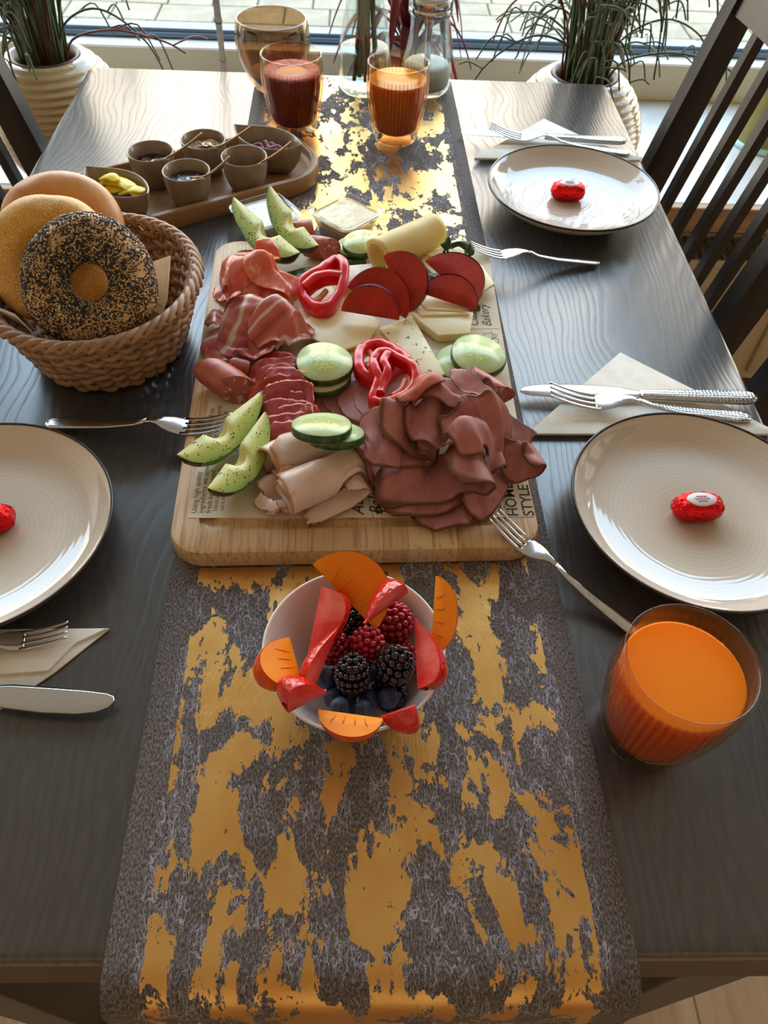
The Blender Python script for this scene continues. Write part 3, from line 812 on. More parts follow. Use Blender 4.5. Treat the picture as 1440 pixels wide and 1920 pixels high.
bv = T('bottle_vase', 'clear glass bottle vase with water and bound green stems on the runner', 'vase', (.0035, 1.2235, TZ+ZR))
bp = [(0, .003), (.028, .0005), (.034, .001), (.0375, .006), (.039, .02), (.0385, .04), (.036, .065), (.032, .09), (.0265, .115), (.021, .14), (.0175, .165), (.0165, .19), (.0175, .215), (.0195, .23), (.0200, .234), (.0187, .235), (.0165, .215), (.0152, .19), (.0163, .165), (.0196, .14), (.025, .115), (.0305, .09), (.0345, .065), (.037, .04), (.0373, .02), (.0345, .009), (0, .008)]
M('glass', lathe(bp, 72), M_CLEAR, bv)
M_WATER = glassmat('water', (.93, .96, .95, 1), .02, extra=.02)
M('water', lathe([(0, .0085), (.034, .0095), (.0368, .02), (.0365, .04), (.0350, .058), (.033, .0585), (0, .0580)], 48), M_WATER, bv)
M_STEMG = mat('cut_stem_green', '#4a5a35', '#313d22', sc=120, st=(1, 1, .2), rough=.5)
fl = T('cut_flower_bunch', 'bunch of green stems tied with red bands standing in the bottle vase', 'flower stems', (.0035, 1.2235, TZ+ZR))
for k in range(9):
    a = k*2.4; r0 = .004+.004*(k % 3)
    pts = [(r0*math.cos(a)*q_, r0*math.sin(a)*q_, z_) for q_, z_ in ((1.9, .013+.003*(k % 4)), (1.1, .09), (.85, .15), (.8, .20), (.95, .24), (2.0, .29), (5, .37))]
    M('stem', tube(catmull(pts, 5), .0030, 7), M_STEMG, fl)
    if k % 2 == 0:
        b = Vector((r0*math.cos(a)*1.4, r0*math.sin(a)*1.4, .265+.008*k))
        g = sheet(lambda s, t_: b+Vector((math.cos(a)*s*.05, math.sin(a)*s*.05, s*.05-.07*s*s))+Vector((-math.sin(a), math.cos(a), 0))*(t_-.5)*.022*math.sin(PI*min(max(s, .02), .98)), 8, 4, .0006)
        M('leaf', g[:2], M_STEMG, fl)
M_REDB = mat('red_rubber_band', '#b8454a', rough=.6)
for z, tl in ((.075, .2), (.128, .5)):
    M('band', tube([(.0125*math.cos(a), .0125*math.sin(a), z+.004*math.sin(a+tl)) for a in [2*PI*i/24 for i in range(24)]], .0011, 6, True), M_REDB, fl)

sd = T('sugar_dispenser', 'fluted glass sugar dispenser with steel screw cap and pouring tube', 'sugar dispenser', (.0955, 1.2245, TZ+ZR))
sp_ = [(0, .002), (.026, 0), (.033, .003), (.0365, .012), (.037, .028), (.0345, .045), (.0300, .062), (.0270, .078), (.0268, .095), (.0285, .106), (.0290, .112), (.0275, .112), (.0268, .106), (.0252, .095), (.0254, .078), (.0284, .062), (.0328, .045), (.0353, .028), (.0348, .012), (.030, .007), (0, .007)]
M('glass', lathe(sp_, 96, lambda a, i, r, z: r*(1+.022*math.cos(12*a)*min(1, max(0, (z-.008)/.02))*min(1, max(0, (.105-z)/.02)))), M_CLEAR, sd)
M('sugar', lathe([(0, .0075), (.030, .0085), (.0340, .014), (.0345, .028), (.0335, .036), (.031, .040), (.012, .037), (0, .036)], 48), mat('white_sugar', '#e8e6e2', '#cfccc6', sc=900, rough=.8), sd)
cp = M('cap', lathe([(.0302, .104), (.0312, .1045), (.0312, .112), (.0303, .113), (.0312, .114), (.0312, .123), (.0295, .127), (.024, .129), (.0225, .1275), (.006, .1265), (.0045, .127)], 64), M_STEEL, sd)
M('pour_tube', lathe([(.0038, .015), (.0045, .015), (.0045, .165), (.0038, .165), (.0038, .015)], 24), M_STEEL, sd)

# ------------------------------------------------------------------ wooden tray with dip bowls
M_TRAY = mat('acacia_tray', '#8a6440', '#a07a50', sc=36, det=5, lo=.35, hi=.7, st=(.08, 1, 1), rough=.42, bump=.08, bsc=300)
tr = T('serving_tray', 'long rounded wooden tray holding six grey dip bowls', 'tray', (-.2065, .9065, TZ+ZR), R(31.0))
hxT, hyT, zT, zfl = .164, .0705, .0225, .009
rings = [rrect(hxT-d, hyT-d, .062-d*.5, z, 12) for d, z in ((.005, 0), (.001, .002), (0, .006), (0, zT-.003), (.0012, zT-.0006), (.003, zT), (.0065, zT), (.0078, zT-.0010), (.0088, zfl+.004), (.0125, zfl))]
autosmooth(M('tray_body', loft(rings), M_TRAY, tr), 35)
TF = ZR+zfl
M_BOWL = mat('grey_beige_glaze', '#94816d', '#87745f', sc=60, rough=.2, spec=.5)
M_BOWLIN = mat('grey_beige_rim', '#a39382', rough=.25)
def jam_mat(name, c): return mat(name, c, rough=.08, bump=.9, bsc=160, bdist=.004, coat=.5)
def dip(c, label, fillm, fillz=.017, bumpy=0.0, notch=None):
    t = T('dip_bowl', label, 'bowl', c, 0, 'round dip bowls on the tray')
    pr_ = [(0, .0012), (.0155, .0012), (.0175, 0), (.0185, .001), (.0225, .010), (.0258, .022), (.0274, .0385), (.0274, .0398), (.0266, .0406), (.0254, .0398), (.0238, .022), (.0205, .010), (.0165, .005), (0, .004)]
    V, F = lathe(pr_, 56)
    nd_ = P(*notch, .0505)-c; cut = math.atan2(nd_.y, nd_.x)   # spoon notch in the rim
    for v in V:
        if v.z > .037:
            a = math.atan2(v.y, v.x); d = abs((a-cut+PI) % (2*PI)-PI)*.027
            if d < .0030: v.z -= .0026
    M('bowl', (V, F), M_BOWL, t)
    fr_ = .0225*(fillz/.022)**.35
    rg = [[(r*math.cos(2*PI*k/40), r*math.sin(2*PI*k/40), fillz+bumpy*noise.noise(Vector((r*math.cos(2*PI*k/40)*190, r*math.sin(2*PI*k/40)*190, c[0]*50)))*(1-r/fr_*.6)+bumpy*.5*(1-r/fr_)) for k in range(40)] for r in (fr_, fr_*.9, fr_*.75, fr_*.6, fr_*.45, fr_*.3, fr_*.15, .0006)]
    M('dip', loft(rg, False, True), fillm, t)
    return t
ZB = TF-.0002
def onT(x, y): return Vector((x, y, TZ+ZB))
dip(onT(-0.2495, 0.9095), 'round grey dip bowl of dark jam next to the butter curls', jam_mat('dark_red_jam', '#3a1210'), .0255, .003, (322, 297))
dip(onT(-0.1920, 0.9435), 'round grey dip bowl of grainy mustard', mat('grain_mustard', '#b5803f', '#7a4d20', sc=420, lo=.42, hi=.58, rough=.5, bump=1, bsc=420, bdist=.004, c3='#d8b070', sc3=500), .0300, .006, (415, 278))
dip(onT(-.2010, .8664), 'round grey dip bowl of plum jam at the tray front', jam_mat('plum_jam', '#2c1014'), .0275, .004, (393, 332))
dip(onT(-.1385, .9046), 'round grey dip bowl of honey between plum jam and onions', mat('honey', '#a8661c', rough=.06, sss=.3, coat=.5), .0195, .0, (493, 303))
M_SPOON = mat('brass_spoon', '#9a7f5c', rough=.3, metal=.9)
def spoon(c, fillz, notch, end, label):
    """little spoon lying in the rim notch, its bowl in the dip, its handle end at pixel end"""
    d = P(*notch, .0505)-c; d.z = 0; d.normalize()
    a = c+d*.0264+Vector((0, 0, .0396)); tip = c+d*.006+Vector((0, 0, fillz+.0045)); b = P(*end)
    loc = tip.copy(); t = T('jam_spoon', label, 'spoon', loc, 0, 'little brass spoons in the dips')
    pts = catmull([tip, a, a+(b-a)*.5+Vector((0, 0, -.0015)), b], 6)
    M('handle', tube([p-loc for p in pts], [.0011+.0003*(i/len(pts)) for i in range(len(pts))], 8), M_SPOON, t)
    M('bowl', mv(lathe([(0, -.0028), (.004, -.0022), (.006, 0), (.0054, .0001), (.0036, -.0016), (0, -.002)], 20), 0, 0, -.0005), M_SPOON, t)
spoon(onT(-0.2495, 0.9095), .0255, (322, 297), (379, 250, .068), 'little spoon standing in the dark jam bowl')
spoon(onT(-0.1920, 0.9435), .0320, (415, 278), (470, 238, .068), 'little spoon standing in the mustard bowl')
spoon(onT(-.2010, .8664), .0275, (393, 332), (431, 294, .064), 'little spoon standing in the plum jam bowl')
spoon(onT(-.1385, .9046), .0195, (493, 303), (547, 266, .068), 'little spoon standing in the honey bowl')
def leaf_bowl(c, rz, label):
    t = T('leaf_bowl', label, 'bowl', c, rz, 'leaf shaped bowls on the tray')
    def ring(hl, hw, z, lift=0, n=48):
        o = []
        for k in range(n):
            a = 2*PI*k/n; ca, sa = math.cos(a), math.sin(a)
            x = hl*ca; w_ = hw*max(0, 1-abs(ca)**2.1)**.92
            o.append((x, math.copysign(w_, sa) if abs(sa) > 1e-6 else 0, z+lift*abs(ca)**6))
        return o
    rg = [ring(.026, .013, 0), ring(.030, .0165, .0015), ring(.038, .0215, .010), ring(.0455, .0258, .022), ring(.0505, .028, .0365, .004), ring(.0505, .028, .0378, .004), ring(.0495, .0272, .0384, .004), ring(.048, .0258, .0375, .004), ring(.043, .0236, .022), ring(.0355, .0192, .010), ring(.027, .0140, .0045)]
    M('bowl', loft(rg), M_BOWL, t)
    return t
lb1 = leaf_bowl(onT(-.2750, .8375), math.atan2(-.058, .0825), 'leaf shaped grey bowl of yellow butter curls')
lb2 = leaf_bowl(onT(-0.1150, 0.9575), math.atan2(-.0493, .089), 'leaf shaped grey bowl of red onion strips')
M_BUTTER = mat('yellow_butter', '#f2c811', '#f7da3a', sc=80, rough=.35, sss=.3, ssr=(1, .8, .2), sscale=.006)
def curl(name, c, rz, L, wdt, hgt, mt, label, cat, group, seed, th=.0022):
    g = folded([(-L/2, 0), (-L/6, hgt*.7), (L/6, hgt), (L/2, hgt*.2)], wdt, th, .85, 22, 10, seed=seed, wob=.0012, sag=.002)
    o = M(name, g[:2], mt, None, loc=c, rot=(R(rnd.uniform(-14, 14)), R(rnd.uniform(-16, 16)), rz)); return tag(o, label, cat, group)
for i, (u, v, z, rz, L) in enumerate(((212, 345, 0.0390, -.5, .040), (238, 352, 0.0410, -.75, .048), (222, 356, 0.0350, .3, .03), (248, 362, 0.0390, -.25, .036), (205, 338, 0.0450, -.5, .026))):
    curl('butter_curl', P(u, v, z), rz, L, .015, .006, M_BUTTER, 'yellow butter curl in the leaf shaped bowl', 'butter', 'butter curls in the leaf bowl', i)
M_ONION = mat('pickled_red_onion', '#8f3f55', '#b8727c', sc=90, lo=.35, hi=.65, rough=.25, tr=.25)
for i in range(9):
    rz_ = math.atan2(-.0493, .089); ex, ey = Vector((math.cos(rz_), math.sin(rz_), 0)), Vector((-math.sin(rz_), math.cos(rz_), 0))
    cc = lb2.location+ex*rnd.uniform(-.014, .014)+ey*rnd.uniform(-.005, .005)+Vector((0, 0, .0165+.0016*i)); a = rnd.uniform(-.35, .35); n = 8
    pts = [cc+(ex*math.cos(a)+ey*math.sin(a))*(.013*(k/n-.5)*2)+ey*(.0028*math.sin(k*.9+i))+Vector((0, 0, .0015*math.sin(k+i))) for k in range(n+1)]
    o = M('onion_strip', ([Vector(p)-cc for p in tube(catmull(pts, 3), .0024, 7, flat=.6)[0]], tube(catmull(pts, 3), .0024, 7)[1]), M_ONION, None, loc=cc)
    tag(o, 'purple pickled onion strip in the leaf shaped bowl', 'onion', 'onion strips in the leaf bowl')

# ------------------------------------------------------------------ spread cups
M_PLAST = glassmat('clear_plastic', (.96, .96, .95, 1), .06, extra=.04)
def cup(c, rz, label, mfill):
    t = T('spread_cup', label, 'cup', c, rz, 'clear square spread cups')
    H = .034
    rg = []
    def ring(h, z, r=.012): return rrect(h, h, r, z, 6)
    out = [ring(.0225, 0), ring(.0235, .001), ring(.0285, .022), ring(.0315, H-.002), ring(.0335, H-.0015), ring(.0337, H), ring(.031, H+.0002), ring(.0278, .022), ring(.0228, .0016)]
    M('cup', loft(out), M_PLAST, t)
    hz = H-.004
    rr = []
    for s_, z in ((.0226, .002), (.0274, .022), (.0302, hz-.001), (.0295, hz), (.022, hz+.0006), (.012, hz-.0004), (.003, hz+.0003)): rr.append(ring(s_, z, min(.011, s_*.4)))
    M('spread', loft(rr), mfill, t)
    return t
M_SPW = mat('white_spread', '#e4e2dc', '#d2cfc8', sc=60, rough=.22, bump=.4, bsc=90, bdist=.003, sss=.2); M_SPC = mat('cream_spread', '#e3d2a4', '#d6c08a', sc=50, rough=.22, bump=.4, bsc=90, bdist=.003, sss=.2)
c1 = (P(432, 405, .034)+P(560, 385, .034))/2; c2 = (P(584, 398, .034)+P(712, 398, .034))/2
c1.z = TZ+.0002; c2.z = TZ+ZR
cup(c1, R(33), 'clear square cup of white spread beside the wooden tray', M_SPW)
cup(c2, R(47), 'clear square cup of pale yellow spread on the runner', M_SPC)

# ------------------------------------------------------------------ bread basket with bagels
M_WICK = mat('wicker_brown', '#a07c5c', '#8d6a4b', sc=50, rough=.5, bump=.15, bsc=300)
BK = Vector((-.243, .6155, TZ+.0005))
bk = T('bread_basket', 'round brown wicker bread basket with braided rim', 'basket', BK)
BHH = .073
brx = lambda z: (.064+(.0900-.064)*(z/BHH)**.85); bry = lambda z: (.069+(.0995-.069)*(z/BHH)**.85)
NST = 34
for r_ in range(12):
    z = .004+r_*.0056
    pts = []
    n = NST*6
    for k in range(n):
        a = 2*PI*k/n; w_ = .0030*math.sin(NST/2*a+(PI if r_ % 2 else 0))
        pts.append(((brx(z)+w_)*math.cos(a), (bry(z)+w_)*math.sin(a), z+.0011*math.sin(NST/2*a*2+r_)))
    M('weave_strand', tube(pts, .0033, 7, True), M_WICK, bk)
for k in range(NST):
    a = 2*PI*(k+.5)/NST
    M('stake', tube([(brx(z)*math.cos(a), bry(z)*math.sin(a), z) for z in (.002, .03, .05, .070)], .0024, 6), M_WICK, bk)
M('basket_floor', lathe([(0, .001), (.062, .001), (.063, .004), (.061, .005), (0, .005)], 48, sxy=(1, 1.1)), M_WICK, bk)
NR = 52
for k in range(NR):
    a0 = 2*PI*k/NR; da = 2*PI/NR
    for side in (0, 1):
        pts = []
        for q in range(7):
            s_ = q/6; a = a0+da*(s_*2.8+(.5 if side else 0)); rr = (-.0045+.011*s_) if side == 0 else (.0075-.011*s_)
            zz = BHH-.003+.0062*math.sin(PI*s_)+(.001 if side else 0)
            pts.append(((brx(BHH)+rr)*math.cos(a), (bry(BHH)+rr)*math.sin(a), zz))
        M('rim_strand', tube(pts, [.0018, .0029, .0032, .0032, .0032, .0029, .0018], 7), M_WICK, bk)
# cloth napkins inside
napkin('basket_napkin', 'cream napkin lining the bread basket', [
    ([(262, 498, .088), (320, 478, .098), (314, 560, .070), (304, 590, .058), (282, 578, .062)], .0016),
    ([(268, 502, .086), (317, 482, .096), (304, 572, .066), (284, 560, .070)], .0040),
    ([(-4, 575, .088), (28, 588, .085), (64, 626, .078), (52, 616, .055), (6, 592, .060)], .0016)], group='basket linen')
def bagel_mats():
    out = []
    for nm, a, b, c in (('plain_crust', '#b5743e', '#d09a60', '#b06f35'), ('corn_crust', '#b97d26', '#cf9a42', '#b87420')):
        m, nt, bs = newmat(nm); v = coords(nt)
        col = ramp(nt, tnoise(nt, v, 26, 3), [(.3, hexc(a)), (.7, hexc(b))])
        if nm == 'corn_crust': col = mixc(nt, ramp(nt, tnoise(nt, v, 900, 2), [(.52, (0, 0, 0, 1)), (.6, (.8, .8, .8, 1))]), col, hexc('#edc878'))
        nt.links.new(col, bs.inputs['Base Color']); bs.inputs['Roughness'].default_value = .42
        dobump(nt, bs, tnoise(nt, v, 500 if nm == 'corn_crust' else 160, 3), .25, .0010); out.append(m)
    return out
M_BPLAIN, M_BCORN = bagel_mats()
M_CRUMB = mat('bread_crumb', '#ead9b4', '#dcc595', sc=200, rough=.9, bump=.6, bsc=300)
M_BSEED = mat('seeded_bagel_crust', '#c9a072', '#b58a58', sc=90, rough=.5, bump=.2, bsc=200)
M_POPPY = mat('poppy_seed', '#24262c', rough=.45); M_SES = mat('sesame_seed', '#dcc08c', '#c9a468', sc=200, rough=.45)
def bagel(label, c, rot, mc, Rm=.0365, rm=.0225, seeds=False, seed=0, gap=.0):
    t = T('bagel', label, 'bagel', c, 0, 'bagels in the basket', rot)
    nt_, np_ = 72, 28
    def pt(a, b, off=0.0):
        k = 1+.05*noise.noise(Vector((math.cos(a)*1.6+seed, math.sin(a)*1.6, seed)))
        cr, sr = math.cos(b), math.sin(b)
        r = (Rm+rm*1.04*cr*(1.0 if cr > 0 else .86))*k+off*cr
        z = rm*(.92 if sr > 0 else .62)*sr*(1+.05*noise.noise(Vector((math.cos(a)*2, math.sin(a)*2, 5+seed))))+off*sr
        z += .0012*noise.noise(Vector((math.cos(a)*r*90, math.sin(a)*r*90, seed*3)))
        return Vector((r*math.cos(a), r*math.sin(a), z))
    for nm, b0, b1, dz in (('top_half', R(-12), R(192), gap), ('bottom_half', R(192), R(348), 0)):
        V, F, fm = [], [], []
        for i in range(nt_):
            for j in range(np_+1): V.append(pt(2*PI*i/nt_, b0+(b1-b0)*j/np_)+Vector((0, 0, dz)))
        n = np_+1
        for i in range(nt_):
            i2 = (i+1) % nt_
            for j in range(np_): F.append([i*n+j, i2*n+j, i2*n+j+1, i*n+j+1]); fm.append(0)
            F.append([i*n+np_, i2*n+np_, i2*n, i*n]); fm.append(1)
        o = M(nm, (V, F), [mc, M_CRUMB], t, fm=fm)
        autosmooth(o, 60)
    if seeds:
        r2 = random.Random(5)
        oc = [Vector(p) for p in ((1, 0, 0), (-1, 0, 0), (0, 1, 0), (0, -1, 0), (0, 0, 1), (0, 0, -1))]
        of = [(0, 2, 4), (2, 1, 4), (1, 3, 4), (3, 0, 4), (2, 0, 5), (1, 2, 5), (3, 1, 5), (0, 3, 5)]
        for nm, cnt, mt_, dims in (('poppy_seeds', 13000, M_POPPY, (.0009, .0008, .0007)), ('sesame_seeds', 1900, M_SES, (.0018, .00112, .0007))):
            V, F = [], []
            for q in range(cnt):
                a = r2.uniform(0, 2*PI); b = r2.uniform(R(-14), R(190))
                d = noise.noise(Vector((math.cos(a)*2.5, math.sin(a)*2.5, b*1.5)))
                if r2.random() > .75+d*.9: continue
                p = pt(a, b); p2 = pt(a, b, .001); nn = (p2-p).normalized()+Vector((0, 0, 0)); p = p+nn*dims[2]*.5+Vector((0, 0, gap))
                x = nn.orthogonal().normalized(); x.rotate(Matrix.Rotation(r2.uniform(0, 6.28), 3, nn)); y_ = nn.cross(x); b_ = len(V)
                for v in oc: V.append(p+x*v.x*dims[0]+y_*v.y*dims[1]+nn*v.z*dims[2])
                F += [[i+b_ for i in f] for f in of]
            o = M(nm, (V, F), mt_, t); o['kind'] = 'stuff'
    return t
def look_rot(n, spin=0.0):
    """rotation taking local z to direction n"""
    n = Vector(n).normalized(); q = Vector((0, 0, 1)).rotation_difference(n); return (q @ Matrix.Rotation(spin, 3, 'Z').to_quaternion()).to_euler()
NB = Vector((.08, -.72, .69)).normalized()
B1 = P(166, 550, .092)+Vector((0, .010, .004)); B2 = stack_at(98, 488, B1, NB, .0335); B3 = stack_at(120, 438, B2, NB, .0345)
bagel('seeded bagel crusted with poppy and sesame, in front in the basket', B1, look_rot(NB, .3), M_BSEED, .0350, .0205, True, 1)
bagel('golden corn-dusted bagel between the seeded and the plain bagel', B2, look_rot(NB, 1.0), M_BCORN, .0360, .0205, False, 2)
bagel('plain pale brown sliced bagel at the back of the basket', B3, look_rot(NB, 2.0), M_BPLAIN, .0365, .0190, False, 3, .003)

# ------------------------------------------------------------------ printed paper on the board
M_PAPER = mat('kraft_print_paper', '#ddd0b8', '#d3c5aa', sc=30, rough=.8, bump=.1, bsc=200)
M_INK = mat('dark_print_ink', '#4c4640', rough=.9); M_INK2 = mat('grey_print_ink', '#7d7468', rough=.9)
ZP = BH+.0004
pc = [P(352, 971, ZP), P(1001, 969, ZP), P(914, 466, ZP), P(441, 473, ZP)]
ploc = sum(pc, Vector())/4
paper = M('greaseproof_paper', slab([p-ploc for p in pc], .0003), M_PAPER, None, False, loc=ploc)
tag(paper, 'sheet of bakery-print greaseproof paper lining the bamboo board', 'paper')
PROT = BROT+R(90)
def text(body, u, v, size, mt=M_INK, shear=0.0, rz=None, sp=1.0, parent=None, align='LEFT', bold=0.0):
    cu = bpy.data.curves.new('lettering', 'FONT'); cu.body = body; cu.size = size; cu.shear = shear; cu.space_line = sp; cu.align_x = align; cu.offset = bold; cu.resolution_u = 3
    o = bpy.data.objects.new('lettering', cu); COL.objects.link(o)
    dg = bpy.context.evaluated_depsgraph_get(); me = bpy.data.meshes.new_from_object(o.evaluated_get(dg)); bpy.data.objects.remove(o)
    me.name = 'lettering'; me.materials.clear(); me.materials.append(mt)
    q = link(bpy.data.objects.new('lettering', me)); q.parent = paper; q.location = P(u, v, ZP+.00012)-ploc; q.rotation_euler = (0, 0, PROT if rz is None else rz)
    return q
text('HOMEMADE\nSTYLE', 973, 968, .0125, bold=.0002)
text('HEALTHY BITES MADE\nWITH NATURAL FLAVOUR', 944, 966, .0052)
text('KITCHEN\nBAKERY', 953, 870, .0125, bold=.0003)
text('Classic\nBakery', 898, 612, .0130, shear=.35)
text('Authentic\nBakery', 682, 966, .0145, shear=.35, bold=.0002)
text('TIMELESS', 724, 964, .0105, bold=.0002)
text('TIMELESS', 667, 722, .0090, M_INK, bold=.0002)
text('Using high quality\ningredients we serve\nfresh baked bread', 368, 962, .0062, sp=.9)
text('Ideas prepared with\ncare and by hand', 407, 958, .0056, M_INK2, sp=.9)
text('BREAD', 380, 852, .0105, M_INK2)
text('We recommend to\nEnjoy it When warm\nfresh, cut it in half\nby hand. The best\nover. The taste', 392, 848, .0068, sp=.9)
text('FINEST\nQUALITY\nBITE', 486, 735, .0080)
text('SINCE\nHANDMADE', 552, 600, .0085, M_INK2)
text('FRESH BREAD\nDAILY', 516, 962, .0105)
text('made of the finest flour and\nbaked slowly in stone ovens\nevery single morning', 812, 728, .0042, M_INK2)
text('served with butter\nand good company\nall day long', 930, 690, .0042, M_INK2)
text('Original recipe of the house\nsoft inside and crisp outside\nwarm from the oven', 900, 968, .0042, M_INK2)
def line(u0, v0, u1, v1, r=.00025):
    a, b = P(u0, v0, ZP+.0001)-ploc, P(u1, v1, ZP+.0001)-ploc
    M('print_line', tube([a, b], r, 4, flat=.2, up=(0, 0, 1)), M_INK2, paper)
for l in ((870, 617, 936, 616), (880, 730, 948, 729), (640, 790, 640, 700), (700, 970, 690, 930), (455, 742, 520, 741), (498, 742, 500, 700), (925, 690, 922, 620)): line(*l)
def emblem(name, u, v, parts_):
    c = P(u, v, ZP+.00012)-ploc
    for (dx, dy, rx, ry, rot_) in parts_:
        pts = []
        for k in range(24):
            a = 2*PI*k/24; x, y_ = rx*math.cos(a), ry*math.sin(a)
            pts.append(c+Vector((dx+x*math.cos(rot_)-y_*math.sin(rot_), dy+x*math.sin(rot_)+y_*math.cos(rot_), 0)))
        M(name, tube(pts, .0003, 4, True, flat=.2, up=(0, 0, 1)), M_INK2, paper)
emblem('avocado_drawing', 448, 490, [(0, 0, .0085, .0062, .6), (0, 0, .0062, .0043, .6), (.001, .0005, .0025, .0025, 0), (-.008, -.004, .007, .0035, .2)])
emblem('tomato_drawing', 918, 634, [(0, .003, .0062, .005, 0), (.004, -.004, .005, .004, .4), (-.004, -.004, .004, .0035, .2), (.006, .004, .003, .002, .9)])
emblem('wheat_drawing', 748, 952, [(0, 0, .008, .006, .2), (.001, 0, .004, .0035, 0), (-.003, .003, .002, .0015, 0)])

# ------------------------------------------------------------------ food materials
def sheet_mat(name, base, dark, rimc, rim0=.90, sc=60, rough=.35, tr=.15, streak=(1, 1, 1), spot=None, sss=0.0, bump=.15, bsc=300, coat=.1):
    """meat slice: mottled colour plus an outer rim by the slice's own outline"""
    m, nt, bs = newmat(name); v = coords(nt, streak)
    col = ramp(nt, tnoise(nt, v, sc, 5, .6), [(.32, hexc(dark)), (.66, hexc(base))])
    if spot: col = mixc(nt, ramp(nt, tnoise(nt, coords(nt), spot[1], 3), [(spot[2], (0, 0, 0, 1)), (spot[2]+.07, (1, 1, 1, 1))]), col, hexc(spot[0]))
    u = nt.nodes.new('ShaderNodeTexCoord').outputs['UV']
    d = nd(nt, 'VectorMath', {0: u, 1: (.5, .5, 0)}, operation='SUBTRACT'); l = nd(nt, 'VectorMath', {0: d.outputs[0]}, operation='LENGTH').outputs['Value']
    if rimc: col = mixc(nt, ramp(nt, mth(nt, 'MULTIPLY', l, 2.0), [(rim0, (0, 0, 0, 1)), (min(.995, rim0+.06), (1, 1, 1, 1))]), col, hexc(rimc))
    nt.links.new(col, bs.inputs['Base Color']); bs.inputs['Roughness'].default_value = rough; bs.inputs['Coat Weight'].default_value = coat
    dobump(nt, bs, tnoise(nt, v, bsc, 3), bump, .0008)
    translucent(m, nt, bs, col, tr); return m
M_BEEF = sheet_mat('roast_beef', '#c8867f', '#b06c67', '#7a4a32', .90, sc=70, rough=.5, tr=.25, streak=(1, .25, 1), spot=('#b8504a', 34, .64), bsc=300, bump=.45, coat=0)
M_BEEFO = sheet_mat('seasoned_beef_edge', '#d0694a', '#b04a38', '#8a4a2c', .90, sc=70, rough=.45, tr=.25, streak=(1, .25, 1), bump=.4)
M_TURK = sheet_mat('turkey_breast', '#f6e2d6', '#efd4c4', '#cf9a74', .95, sc=50, rough=.32, tr=.25, spot=('#deaa98', 60, .68), bump=.4, bsc=160)
M_SALM = sheet_mat('smoked_salmon', '#ee8a70', '#de6e56', '#f59a60', .86, sc=40, rough=.22, tr=.30, streak=(1, .25, 1), spot=('#f4b8a2', 90, .60), coat=.4, bump=.6, bsc=140)
M_CHOR = sheet_mat('chorizo', '#b23c34', '#8f2624', '#d04a22', .91, sc=160, rough=.3, tr=.2, spot=('#d98a72', 180, .66), coat=.3)
M_LYON = sheet_mat('pink_sausage', '#d49a96', '#c98a86', '#dcb2a8', .965, sc=150, rough=.42, tr=.2, spot=('#d3a09a', 300, .62))
M_CUTS = sheet_mat('salami_cut', '#b86460', '#9a4642', None, sc=120, rough=.38, tr=.05, spot=('#d3a79c', 230, .56))
M_SKIN = mat('sausage_skin', '#b25a44', '#954234', sc=60, rough=.42, coat=.1, bump=.25, bsc=120)
def prosciutto_mat():
    m, nt, bs = newmat('prosciutto'); u = nt.nodes.new('ShaderNodeTexCoord').outputs['UV']; sp = nt.nodes.new('ShaderNodeSeparateXYZ'); nt.links.new(u, sp.inputs[0])
    v = coords(nt); n = tnoise(nt, v, 45, 3); x = mth(nt, 'ADD', sp.outputs[1], mth(nt, 'MULTIPLY', mth(nt, 'SUBTRACT', n, .5), .10))
    col = ramp(nt, x, [(0, hexc('#e6c9b0')), (.07, hexc('#e2bda2')), (.10, hexc('#cc5f4a')), (.30, hexc('#d87462')), (.46, hexc('#b04640')), (.60, hexc('#d0665a')), (.685, hexc('#d67e6c')), (.71, hexc('#e8d3c2')), (.76, hexc('#e2c2ae')), (.79, hexc('#ca6e66')), (.93, hexc('#d28478')), (.96, hexc('#e4c4ae'))])
    nt.links.new(col, bs.inputs['Base Color']); bs.inputs['Roughness'].default_value = .3; bs.inputs['Coat Weight'].default_value = .2
    translucent(m, nt, bs, col, .32); return m
M_PROS = prosciutto_mat()
M_GOUDA = mat('gouda', '#f3e4b8', '#eedcab', sc=40, rough=.38, sss=.35, ssr=(1, .8, .35), sscale=.006, tr=.0)
M_EMM = mat('pale_cheese', '#f2e3b4', '#ecdaa6', sc=40, rough=.4, sss=.35, ssr=(1, .8, .35), sscale=.006)
M_ROLL = mat('cheese_roll', '#f6e6a8', '#f4e09a', sc=40, rough=.38, tr=.38)
M_NIG = mat('nigella_cheese', '#f1e2b4', '#eadaa8', sc=40, rough=.42, c3='#3c3a3c', sc3=170, lo3=.665, hi3=.69, sss=.3, ssr=(1, .8, .35), sscale=.005)
M_BRIE = mat('brie_paste', '#f3ecd4', '#ece0c0', sc=60, rough=.5, sss=.3, sscale=.006, bump=.4, bsc=120); M_RIND = mat('brie_rind', '#efeae0', '#ddd4c4', sc=140, rough=.8, bump=.4, bsc=300)
